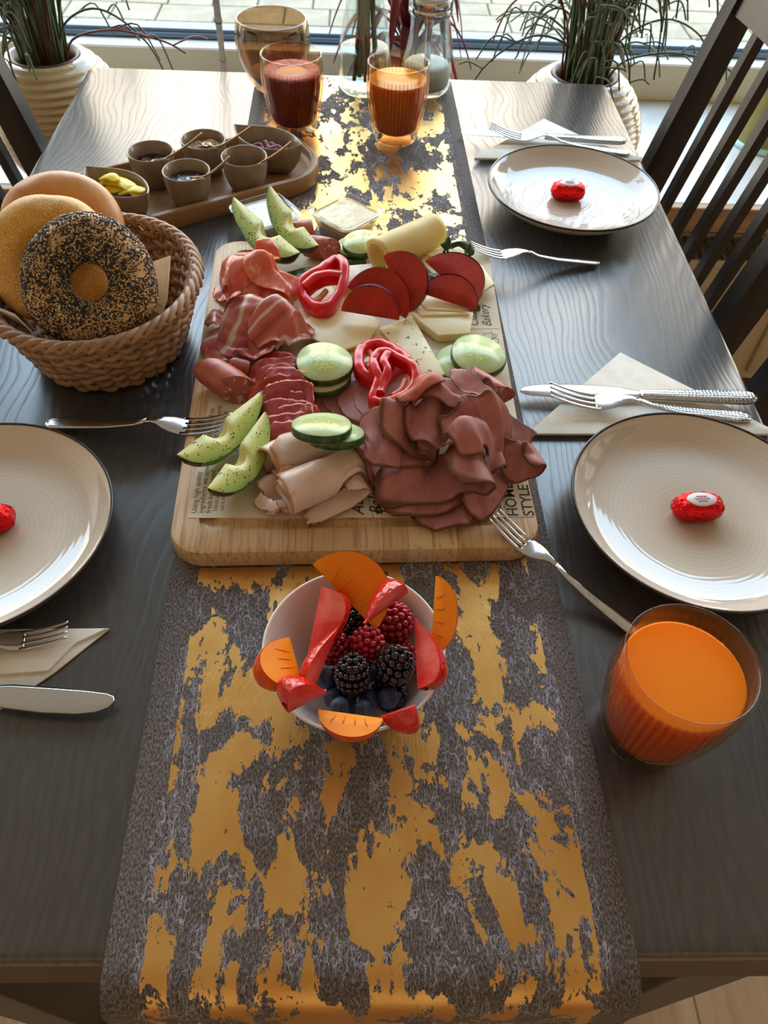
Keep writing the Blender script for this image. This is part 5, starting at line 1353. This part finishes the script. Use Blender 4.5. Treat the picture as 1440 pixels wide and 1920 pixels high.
beef('folded in a wide sweep across the front', 812, 915, .003, 12, [(-.050, .006), (-.032, .008), (-.010, .010), (.012, .013), (.030, .021), (.037, .033), (.030, .043), (.016, .044), (.004, .036)], .046, rx=16, seed=107)
beef('folded as an S beside the turkey rolls', 750, 870, .003, -6, [(-.026, .010), (-.031, .024), (-.026, .038), (-.012, .041), (-.002, .034), (.002, .022), (.010, .013), (.022, .014), (.030, .022)], .050, rx=14, seed=108, taper=.08)
beef('rolled to a hollow loop in the middle of the heap', 786, 846, .012, -8, [(-.034, .026), (-.020, .020), (-.010, .012), (.000, .008), (.010, .012), (.013, .024), (.007, .033), (-.001, .029), (-.003, .020)], .048, rx=14, seed=109)
beef('arching over the hollow loop towards the fork', 832, 842, .014, -20, [(-.030, .008), (-.022, .024), (-.010, .033), (.006, .034), (.022, .028), (.038, .021)], .046, rx=18, seed=115, rnd__=.5)
beef('draped highest over the heap', 854, 793, .020, -8, [(-.038, .002), (-.034, .020), (-.024, .031), (-.004, .034), (.018, .032), (.034, .022), (.044, .004)], .044, rx=12, seed=110, sag=.005, rnd__=.35)
beef('hanging in a long fold towards the knife', 930, 828, .006, -56, [(-.046, .028), (-.026, .034), (-.006, .029), (.014, .018), (.03, .007), (.040, .003)], .024, rx=40, seed=111, sag=.003)
beef('curled into a ring at the paper edge', 964, 888, .001, 24, [(-.016, .003), (-.004, .001), (.010, .003), (.017, .012), (.013, .022), (.002, .024)], .024, rx=14, seed=112, rnd__=.3)
beef('ruffled upright under the highest slice', 872, 872, .008, 24, [(-.026, .006), (-.020, .024), (-.010, .028), (-.004, .014), (.004, .012), (.010, .026), (.020, .026), (.026, .010)], .044, rx=20, seed=113)
beef('with orange seasoned edge next to the pepper ring', 774, 804, .012, 16, [(-.018, .004), (-.014, .022), (-.002, .030), (.010, .026), (.018, .010)], .036, rx=12, seed=114, rnd__=.3, mt_=M_BEEFO)

# ------------------------------------------------------------------ rocket leaves
def rocket(label, pts, w_, group='rocket leaves'):
    pp = catmull([P(*p) for p in pts], 8); loc = pp[0].copy(); n = len(pp)-1; sd_ = len(label)
    def f(s, t_):
        i = round(s*n); p = pp[i]; d = (pp[min(i+1, n)]-pp[max(i-1, 0)]).normalized(); sid = d.cross(Vector((0, 0, 1))).normalized()
        k = math.sin(PI*min(1, s*.92+.04))*(1+.55*math.sin(s*16+sd_))*w_+.0008
        return p-loc+sid*(t_-.5)*2*k+Vector((0, 0, .0025*math.cos((t_-.5)*5)))
    o = M('rocket_leaf', sheet(f, n, 6, .0005)[:2], M_LEAF, None, loc=loc); tag(o, label, 'rocket leaf', group)
rocket('rocket leaf peeking out at the board end behind the pale cheese', [(838, 462, zt+.012), (862, 456, zt+.016), (882, 462, zt+.013), (876, 478, zt+.008)], .006)
rocket('rocket leaf standing against the cheese roll', [(836, 474, zt+.016), (838, 458, zt+.024), (842, 446, zt+.030)], .004)
rocket('rocket leaf between the avocado and the pepper ring', [(592, 505, zt+.002), (566, 508, zt+.010), (552, 528, zt+.014), (550, 552, zt+.006)], .009)
rocket('rocket leaf between the sausage and the cheese roll', [(636, 490, zt+.002), (652, 492, zt+.004), (670, 491, zt+.005), (686, 493, zt+.005)], .004)
rocket('rocket leaf tucked between the brie and the plum slices', [(775, 500, zt+.006), (792, 512, zt+.010), (805, 520, zt+.012), (800, 535, zt+.010)], .008)
rocket('rocket leaf tip beside the lettering near thick cheese', [(880, 560, zt+.004), (893, 572, zt+.006), (900, 580, zt+.003)], .004)

# ------------------------------------------------------------------ fruit bowl
M_CER = mat('white_porcelain', '#e3d8d2', rough=.16, spec=.5)
FB = Vector((-.0003, .2452, TZ+ZR)); HB = .0545
fbw = T('fruit_bowl', 'small white bowl filled with berries and fruit wedges on the runner', 'bowl', FB)
M('bowl', lathe([(0, .002), (.021, .002), (.024, 0), (.027, .0012), (.036, .009), (.048, .026), (.0555, .044), (.0588, HB-.001), (.0588, HB), (.0578, HB+.0005), (.0570, HB-.0005), (.0536, .044), (.0458, .0275), (.034, .0115), (.022, .0060), (0, .0052)], 96), M_CER, fbw)
M_PERF = mat('persimmon_flesh', '#f59a1e', '#ef8608', sc=30, rough=.5, spec=.3, bump=.2, bsc=150); M_PERS = mat('persimmon_skin', '#e8541a', '#d94410', sc=30, rough=.22, coat=.2); M_PERD = mat('persimmon_dark_line', '#d37a10', rough=.4)
def fruit_wedge(name, label, cat, group, a, b, z, sk, lift, mfl, msk, rad, half, ratio=1.0, Rf=None, extra=None):
    """a,b pixel ends of the cut edge; sk = pixel direction in which the skin lies; lift tilts the skin side up"""
    A, B = P(*a, z if not isinstance(z, tuple) else z[0]), P(*b, z if not isinstance(z, tuple) else z[1]); c = (A+B)/2; X = (B-A).normalized()
    cu, cv = (a[0]+b[0])/2, (a[1]+b[1])/2; zz = c.z-TZ
    S = (P(cu+sk[0], cv+sk[1], zz)-P(cu, cv, zz)); S.z = lift*S.length; S = (S-X*S.dot(X)).normalized()
    L = (B-A).length*ratio; Rf = Rf or (lambda s: rad*max(.02, 1-(2*s-1)**2)**.5); pf = lambda s: .0004
    fl_, sk_ = wedge(Rf, pf, half, L, 26, 8, .01)
    Z_ = -S; Y_ = Z_.cross(X)
    t = T(name, label, cat, (0, 0, 0), 0, group); t.matrix_world = Matrix.Translation(c) @ Matrix((X, Y_, Z_)).transposed().to_4x4()
    M('flesh', fl_, mfl, t); V, F = sk_; M('skin', ([Vector((v.x*1.005, v.y*1.03, v.z*1.012)) for v in V], F), msk, t)
    if extra: extra(t, L, rad, half)
    return t
def kaki_lines(t, L, rad, half):
    for e_ in (-1, 1):
        for k in range(4):
            x = (k-1.5)*L*.13; r0, r1 = rad*.12, rad*.5
            d = lambda r: Vector((x*(1+r/rad*.9), e_*r*math.sin(half)*1.01, -r*math.cos(half)))
            M('seed_line', tube([d(r0), d((r0+r1)/2), d(r1)], [.0002, .0005, .0002], 5), M_PERD, t)
KG = 'persimmon wedges'
fruit_wedge('persimmon_wedge', 'large persimmon wedge standing up at the back of the fruit bowl', 'persimmon', KG, (588, 1062), (700, 1178), (.082, .058), (60, -60), .25, M_PERF, M_PERS, .031, R(15), 1.05, extra=kaki_lines)
fruit_wedge('persimmon_wedge', 'slim persimmon wedge rising over the bowl rim by the raspberry', 'persimmon', KG, (816, 1080), (806, 1228), (.086, .064), (60, 8), -.15, M_PERF, M_PERS, .016, R(24), 1.0, extra=kaki_lines)
fruit_wedge('persimmon_wedge', 'persimmon wedge over the rim next to the thin strawberry slice', 'persimmon', KG, (545, 1198), (570, 1290), (.071, .066), (-60, 10), .30, M_PERF, M_PERS, .027, R(20), 1.05, extra=kaki_lines)
fruit_wedge('persimmon_wedge', 'persimmon wedge lying on the front rim of the fruit bowl', 'persimmon', KG, (604, 1330), (712, 1345), .069, (-6, 60), -.25, M_PERF, M_PERS, .016, R(26), 1.12, extra=kaki_lines)
def straw_mats():
    m, nt, bs = newmat('strawberry_skin'); v = coords(nt); vo = nd(nt, 'TexVoronoi', {'Vector': v, 'Scale': 330.0}).outputs['Distance']
    col = ramp(nt, vo, [(.10, hexc('#d8a13c')), (.17, hexc('#a80f14')), (.5, hexc('#d31a1c'))]); nt.links.new(col, bs.inputs['Base Color']); bs.inputs['Roughness'].default_value = .18; bs.inputs['Coat Weight'].default_value = .4
    dobump(nt, bs, vo, .5, .0012); return m
M_STRS = straw_mats(); M_STRF = mat('strawberry_flesh', '#d42c28', '#ea8072', sc=45, lo=.42, hi=.75, rough=.4, spec=.35, bump=.3, bsc=160, st=(1, 1, .4))
strawR = lambda rad: (lambda s: rad*max(.02, math.sin(PI*min(.97, s**.62)))**.75*(1-.1*s)+(.30*rad*(1-s)**6))
QG = 'strawberry pieces'
def straw(label, a, b, z, sk, lift, rad, half): fruit_wedge('strawberry_piece', label, 'strawberry', QG, a, b, z, sk, lift, M_STRF, M_STRS, rad, half, 1.0, strawR(rad))
straw('big strawberry half standing before the large persimmon wedge', (602, 1100), (572, 1245), (.078, .050), (45, 6), -.2, .0215, R(36))
straw('strawberry quarter lying above the raspberries at the back', (765, 1112), (684, 1172), (.080, .076), (-20, -40), .8, .0145, R(46))
straw('strawberry quarter with pale cut against the slim persimmon wedge', (782, 1292), (775, 1160), (.069, .077), (50, 0), .1, .0190, R(42))
straw('thin strawberry slice standing over a raspberry', (590, 1290), (636, 1178), (.062, .080), (-40, 0), .5, .0125, R(30))
straw('strawberry quarter by the rim beside the front persimmon wedge', (540, 1338), (612, 1300), (.075, .072), (-10, -40), .7, .020, R(44))
straw('strawberry quarter on the front rim next to blueberries', (778, 1320), (706, 1345), (.068, .064), (-6, 40), .2, .0155, R(46))
M_RASP = mat('raspberry', '#b5102c', '#8c0b22', sc=60, rough=.22, sss=.3, ssr=(1, .2, .2), sscale=.004, coat=.3); M_BLCK = mat('blackberry', '#14131c', '#241422', sc=60, rough=.16, coat=.4); M_BLUE = mat('blueberry', '#1d2238', '#3a4a72', sc=60, rough=.5)
def ico(r, sub=1):
    bm = bmesh.new(); bmesh.ops.create_icosphere(bm, subdivisions=sub, radius=r); bm.verts.index_update()
    g = ([v.co.copy() for v in bm.verts], [[v.index for v in f.verts] for f in bm.faces]); bm.free(); return g
def berry(name, label, u, v, z, mt_, r, h_, dr, ax, group, hollow=False):
    c = SPOT[label]; t = T(name, label, name, c, 0, group, look_rot(ax)); ball = ico(dr, 2)
    core = [(r*.78*math.sin(PI*k/10), -h_*.80*math.cos(PI*k/10)) for k in range(11)]; core[0] = (0, core[0][1]); core[-1] = (0, core[-1][1])
    M('core', lathe(core, 20), mt_, t)
    rows = 6; r2 = random.Random(int(u*7+v))
    V, F = [], []
    for i in range(rows):
        th = R(22)+R(150)*i/rows; rr = r*math.sin(th)*.93; zz = h_*math.cos(th)*.93
        if hollow and i == rows-1: continue
        n = max(3, round(2*PI*rr/(dr*1.75)))
        for k in range(n):
            a = 2*PI*(k+.5*(i % 2))/n; d = r2.uniform(.9, 1.1)
            o = link(bpy.data.objects.new('drupelet', BALLS.setdefault((name, dr), None) or mkball(name, dr, mt_))); o.parent = t
            o.location = (rr*math.cos(a), rr*math.sin(a), zz); o.scale = (d, d, d)
    return t
BALLS = {}
def mkball(name, dr, mt_):
    g = ico(dr, 2); me = bpy.data.meshes.new('drupelet'); me.from_pydata([tuple(v) for v in g[0]], [], g[1]); me.materials.append(mt_)
    me.polygons.foreach_set('use_smooth', [True]*len(me.polygons)); BALLS[(name, dr)] = me; return me
RG, KB, UB = 'raspberries in the bowl', 'blackberries in the bowl', 'blueberries in the bowl'
BERRIES = [
    ('raspberry', 'raspberry under the thin strawberry slice', 628, 1216, .046, M_RASP, .0108, .012, .0024, (.1, -.5, .8), RG),
    ('raspberry', 'raspberry between the two upper blackberries', 697, 1210, .046, M_RASP, .0105, .0115, .0024, (.2, -.2, .9), RG),
    ('raspberry', 'dark shaded raspberry under the strawberry quarter at the back', 742, 1182, .042, M_RASP, .0125, .0135, .0026, (-.2, .4, .9), RG),
    ('raspberry', 'raspberry half hidden beside the pale strawberry cut', 748, 1238, .036, M_RASP, .010, .011, .0024, (.3, 0, .9), RG),
    ('blackberry', 'blackberry at the back between raspberries and persimmon', 660, 1186, .043, M_BLCK, .0105, .0125, .0025, (.3, .3, .9), KB),
    ('blackberry', 'blackberry lying in the middle of the bowl', 665, 1275, .046, M_BLCK, .0108, .0135, .0022, (0, .4, .7), KB),
    ('blackberry', 'glossy blackberry beside the pale strawberry cut', 727, 1252, .045, M_BLCK, .0110, .0130, .0028, (.2, .2, .9), KB),
    ('blackberry', 'blackberry deep in the bowl under the pale strawberry', 738, 1288, .036, M_BLCK, .0110, .0120, .0026, (.4, -.2, .8), KB),
    ('blackberry', 'blackberry deep in the bowl under the middle one', 646, 1262, .033, M_BLCK, .0110, .0120, .0026, (-.4, .2, .8), KB),
]
BLUES = [('blueberry wedged between the persimmon and the thin strawberry', 583, 1244, .044), ('blueberry between the two front strawberry quarters', 690, 1308, .038), ('blueberry in the shade beside the front strawberry', 634, 1300, .039), ('blueberry deep under the glossy blackberry', 706, 1282, .032), ('blueberry hidden next to the front persimmon wedge', 660, 1316, .039), ('blueberry under the strawberry quarter by the rim', 612, 1278, .041), ('blueberry against the front strawberry on the rim', 722, 1306, .042), ('blueberry touching the cut face of the front persimmon', 682, 1332, .046), ('blueberry squeezed at the front wall of the bowl', 642, 1328, .045)]
SPOT = {}
CAPS = [(P(602, 1100, .078), P(572, 1245, .050), .010), (P(620, 1100, .076), P(600, 1210, .056), .008), (P(590, 1290, .062), P(636, 1178, .080), .006)]   # strawberry pieces the berries lie against
def settle():
    it = [[lb, P(u, v, z), P(u, v, z), max(r, h_)*.97+dr*.35] for (_, lb, u, v, z, _m, r, h_, dr, _a, _g) in BERRIES]+[[lb, P(u, v, z), P(u, v, z), .0068] for lb, u, v, z in BLUES]
    wall = [(.0052, .012), (.0115, .034), (.0275, .0458), (.044, .0536), (HB, .0570), (.2, .0570)]
    def rin(z):
        z = max(z, .0053)
        for (z0, r0), (z1, r1) in zip(wall, wall[1:]):
            if z <= z1: return r0+(r1-r0)*(z-z0)/(z1-z0)
        return .057
    for step in range(400):
        for q in it: q[1] = q[1]+(q[2]-q[1])*(.03 if step < 300 else 0)
        for i in range(len(it)):
            for j in range(i):
                d = it[i][1]-it[j][1]; m_ = it[i][3]+it[j][3]
                if 1e-9 < d.length < m_: d = d*(.5*(m_-d.length)/d.length); it[i][1] = it[i][1]+d; it[j][1] = it[j][1]-d
        for q in it:
            for A_, B_, r_ in CAPS:
                ab = B_-A_; t_ = max(0, min(1, (q[1]-A_).dot(ab)/ab.length_squared)); d = q[1]-(A_+ab*t_)
                if 1e-9 < d.length < r_+q[3]: q[1] = q[1]+d*((r_+q[3]-d.length)/d.length)
        for q in it:
            l = q[1]-FB; rh = math.hypot(l.x, l.y); mx = max(.001, rin(l.z)-q[3]*1.2)
            if rh > mx: q[1].x = FB.x+l.x*mx/rh; q[1].y = FB.y+l.y*mx/rh; q[1].z += (rh-mx)*.5
            q[1].z = max(q[1].z, FB.z+.006+q[3])
    for q in it: SPOT[q[0]] = q[1]
settle()
for row in BERRIES: berry(*row)
def blueberry(label, u, v, z, r=.0068):
    t = T('blueberry', label, 'blueberry', SPOT[label], 0, UB, look_rot((rnd.uniform(-.5, .5), -.4, .8)))
    M('berry', lathe([(0, -r*.9)]+[(r*math.sin(PI*k/12), -r*.9*math.cos(PI*k/12)) for k in range(1, 11)]+[(r*.34, r*.86), (r*.26, r*.80), (0, r*.76)], 28), M_BLUE, t)
    M('crown', lathe([(r*.30, r*.80), (r*.36, r*.95), (r*.30, r*.93), (r*.25, r*.80)], 20, lambda a, i, rr, z_: rr*(1+.18*math.cos(5*a))), M_BLUE, t)
for row in BLUES: blueberry(*row)

# ------------------------------------------------------------------ plants on the sill
def pot_mat():
    m, nt, bs = newmat('pearl_ridged_ceramic'); v = coords(nt); sp = nt.nodes.new('ShaderNodeSeparateXYZ'); nt.links.new(v, sp.inputs[0])
    n = tnoise(nt, coords(nt, (1, 1, .3)), 50, 4)
    bs.inputs['Base Color'].default_value = hexc('#b49d72'); bs.inputs['Roughness'].default_value = .14; bs.inputs['Coat Weight'].default_value = .6
    dobump(nt, bs, n, .5, .002); return m
M_POT = pot_mat(); M_INNERPOT = mat('maroon_plastic_pot', '#4a2420', rough=.4); M_SOIL = mat('potting_soil', '#2c221a', '#43352a', sc=120, rough=.95, bump=.8, bsc=160, bdist=.004)
def pot(c, label):
    t = T('plant_pot', label, 'plant pot', c, 0, 'ridged pearl pots on the sill')
    prof = []
    N_ = 114
    for k in range(N_+1):
        s = k/N_; z = .198*s; r = .066+.056*math.sin(PI*(.10+.80*s)**1.0)**1.1
        r -= .010*max(0, (s-.82)/.18)**2; r += .0016*math.sin(s*19*2*PI)
        prof.append((r, z))
    rt = prof[-1][0]
    M('pot', lathe([(0, .0), (.058, 0)]+prof+[(rt-.010, .201), (rt-.016, .196), (rt-.018, .15), (0, .145)], 96), M_POT, t)
    ip = rt-.012
    M('inner_pot', lathe([(ip-.010, .15), (ip-.004, .196), (ip-.001, .200), (ip-.004, .2025), (ip-.009, .199), (ip-.014, .17)], 64), M_INNERPOT, t)
    M('soil', lathe([(ip-.009, .178), (ip-.03, .184), (0, .186)], 40), M_SOIL, t)
    return t
M_RHIP = mat('rhipsalis_green', '#4f5f38', '#3a4a2a', sc=90, rough=.4); M_RHIR = mat('reddish_stem', '#8c3f3a', '#6d2c2c', sc=90, rough=.4)
def over_pot(g):
    for v in g[0]:
        if .046 < math.hypot(v.x, v.y) < .14 and v.z < .016: v.z = .016+(v.z-.016)*.05
    return g
def plant(c, label, seed, n_up=34, n_dr=38, side=0):
    r2 = random.Random(seed); t = T('rhipsalis_plant', label, 'potted plant', c)
    for k in range(n_up):
        a = r2.uniform(0, 2*PI); r0 = .038*math.sqrt(r2.random()); l = r2.uniform(.22, .40); d = Vector((math.cos(a), math.sin(a), 0))*r2.uniform(.01, .09)
        b = Vector((r0*math.cos(a), r0*math.sin(a), -.012)); pts = [b, b+d*.25+Vector((0, 0, l*.4)), b+d*.7+Vector((0, 0, l*.75)), b+d+Vector((0, 0, l))]
        red = r2.random() < .16
        g = tube(catmull(pts, 5), [.0024]*16, 6)
        for q in range(2):
            p0 = catmull(pts, 5)[6+q*4]; aa = a+r2.uniform(-1, 1); dd = Vector((math.cos(aa), math.sin(aa), 0))*r2.uniform(.02, .07)
            g = join(g, tube(catmull([p0, p0+dd*.5+Vector((0, 0, .04)), p0+dd+Vector((0, 0, r2.uniform(-.01, .09)))], 4), .0017, 6))
        M('stem', over_pot(g), M_RHIR if red else M_RHIP, t)
    for k in range(n_dr):
        a = r2.uniform(0, 2*PI); r0 = .038*math.sqrt(r2.random()); reach = r2.uniform(.08, .22)*(.45 if math.sin(a) < -.35 else 1); top_ = r2.uniform(.06, .24); drop = r2.uniform(.02, .16)
        dv = Vector((math.cos(a), math.sin(a), 0)); b = dv*r0+Vector((0, 0, -.012))
        pts = [b, b+dv*reach*.12+Vector((0, 0, top_*.7)), b+dv*reach*.5+Vector((0, 0, top_)), b+dv*reach*.9+Vector((0, 0, top_-drop*.35)), b+dv*reach*1.08+Vector((0, 0, top_-drop))]
        if pts[-1].z < -.05: pts[-1].z = -.05
        cc = catmull(pts, 6); g = tube(cc, [.0021-.0006*i/len(cc) for i in range(len(cc))], 6)
        for q in range(3):
            i = r2.randrange(9, len(cc)-4); p0 = cc[i]; aa = a+r2.choice((-1, 1))*r2.uniform(.4, 1.2); dd = Vector((math.cos(aa), math.sin(aa), 0))*r2.uniform(.025, .07)
            g = join(g, tube(catmull([p0, p0+dd*.6+Vector((0, 0, .006)), p0+dd+Vector((0, 0, r2.uniform(-.05, .012)))], 4), .0014, 6))
        M('stem', over_pot(g), M_RHIR if r2.random() < .1 else M_RHIP, t)
    for k in range(3):
        a = r2.uniform(0, 2*PI); b = Vector((.02*math.cos(a), .02*math.sin(a), -.012)); cc = catmull([b, b+Vector((.03*math.cos(a), .03*math.sin(a), .12)), b+Vector((.13*math.cos(a), .10*math.sin(a), .30))], 5)
        M('stem', tube(cc, [.002, .002, .0018, .0017, .0016, .0015, .0013, .0012, .001, .0009, .0008][:len(cc)], 6), M_RHIR, t)
    return t
POTZ = SILLZ+.0003
cR = P(1096, 140, -.05); cL = P(84, 103, -.05)
for c_, lb, lb2, sd_ in ((cR, 'pearl ridged pot behind the plate nearest the window', 'trailing green plant in the pot behind the plate nearest the window', 11), (cL, 'pearl ridged pot behind the chair on the basket side', 'trailing green plant in the pot on the basket side', 23)):
    c_.z = POTZ; pot(c_, lb); plant(c_+Vector((0, 0, .19)), lb2, sd_)
# small red-leaved plant between bottle vase and dispenser
rp_ = P(768, 75, -.105); rp_.z = POTZ
sp2 = T('small_plant_pot', 'small cream pot with maroon rim behind the sugar dispenser', 'plant pot', rp_)
M('pot', lathe([(0, 0), (.042, 0), (.055, .06), (.062, .125), (.060, .128), (.052, .120), (.048, .11), (0, .108)], 56), mat('cream_pot', '#b9a988', rough=.5), sp2)
M('rim', lathe([(.0615, .118), (.0645, .119), (.0655, .132), (.0615, .133), (.056, .126), (.056, .118)], 56), mat('maroon_rim', '#8a3b46', rough=.4), sp2)
rl = T('red_leaf_plant', 'dark red leafy plant in the small cream pot', 'potted plant', rp_+Vector((0, 0, .11)))
M_REDL = mat('dark_red_leaf', '#5c141c', '#8a2420', sc=40, rough=.3, tr=.25); r2 = random.Random(3)
for k in range(22):
    a = k*2.39996; ln = r2.uniform(.09, .17); up_ = r2.uniform(.06, .20); w_ = r2.uniform(.010, .018); dv = Vector((math.cos(a), math.sin(a), 0)); sd_ = Vector((-math.sin(a), math.cos(a), 0))
    def f(s, t_): return dv*(ln*s)+Vector((0, 0, up_*math.sin(s*2.3)-.10*s*s))+sd_*(t_-.5)*2*w_*math.sin(PI*min(.99, .03+.95*s))**.8+Vector((0, 0, .006*abs(t_-.5)*2))
    M('leaf', sheet(f, 14, 4, .0006)[:2], M_REDL, rl)
# bamboo stick and tall vase on the sill
st = T('bamboo_stick', 'thin brown bamboo stick leaning at the window left of the candle glass', 'stick', P(424, 165, -.25))
b0 = Vector((0, 0, 0)); tgt = P(398, -60, .12)-st.location
M('cane', tube([tgt*(k/12) for k in range(13)], [.0055+(.0006 if k % 4 == 0 else 0) for k in range(13)], 10), mat('bamboo_cane', '#6f5028', '#85632f', sc=40, rough=.5), st)
for k in (4, 8): M('node_ring', tube([tgt*(k/12)-tgt*.004, tgt*(k/12)+tgt*.004], .0068, 10), mat('cane_node', '#6f5228', rough=.6), st)
vs = T('tall_floor_vase', 'tall yellow-green glass vase with pale base on the sill behind the slatted chair', 'vase', P(1425, 268, -.25))
M('vase', lathe([(0, .001), (.055, .001), (.058, .006), (.056, .05), (.050, .12), (.046, .2), (.050, .30), (.053, .303), (.048, .305), (.043, .2), (.046, .12), (.050, .05), (.048, .02), (0, .018)], 64), mat('yellow_green_glass', '#b8ac62', '#a39a5a', sc=12, rough=.15, tr=.45), vs)
M('base_ring', lathe([(.050, 0), (.064, 0), (.066, .008), (.058, .012), (.050, .010)], 64), mat('pale_blue_base', '#bfe0de', rough=.2), vs)
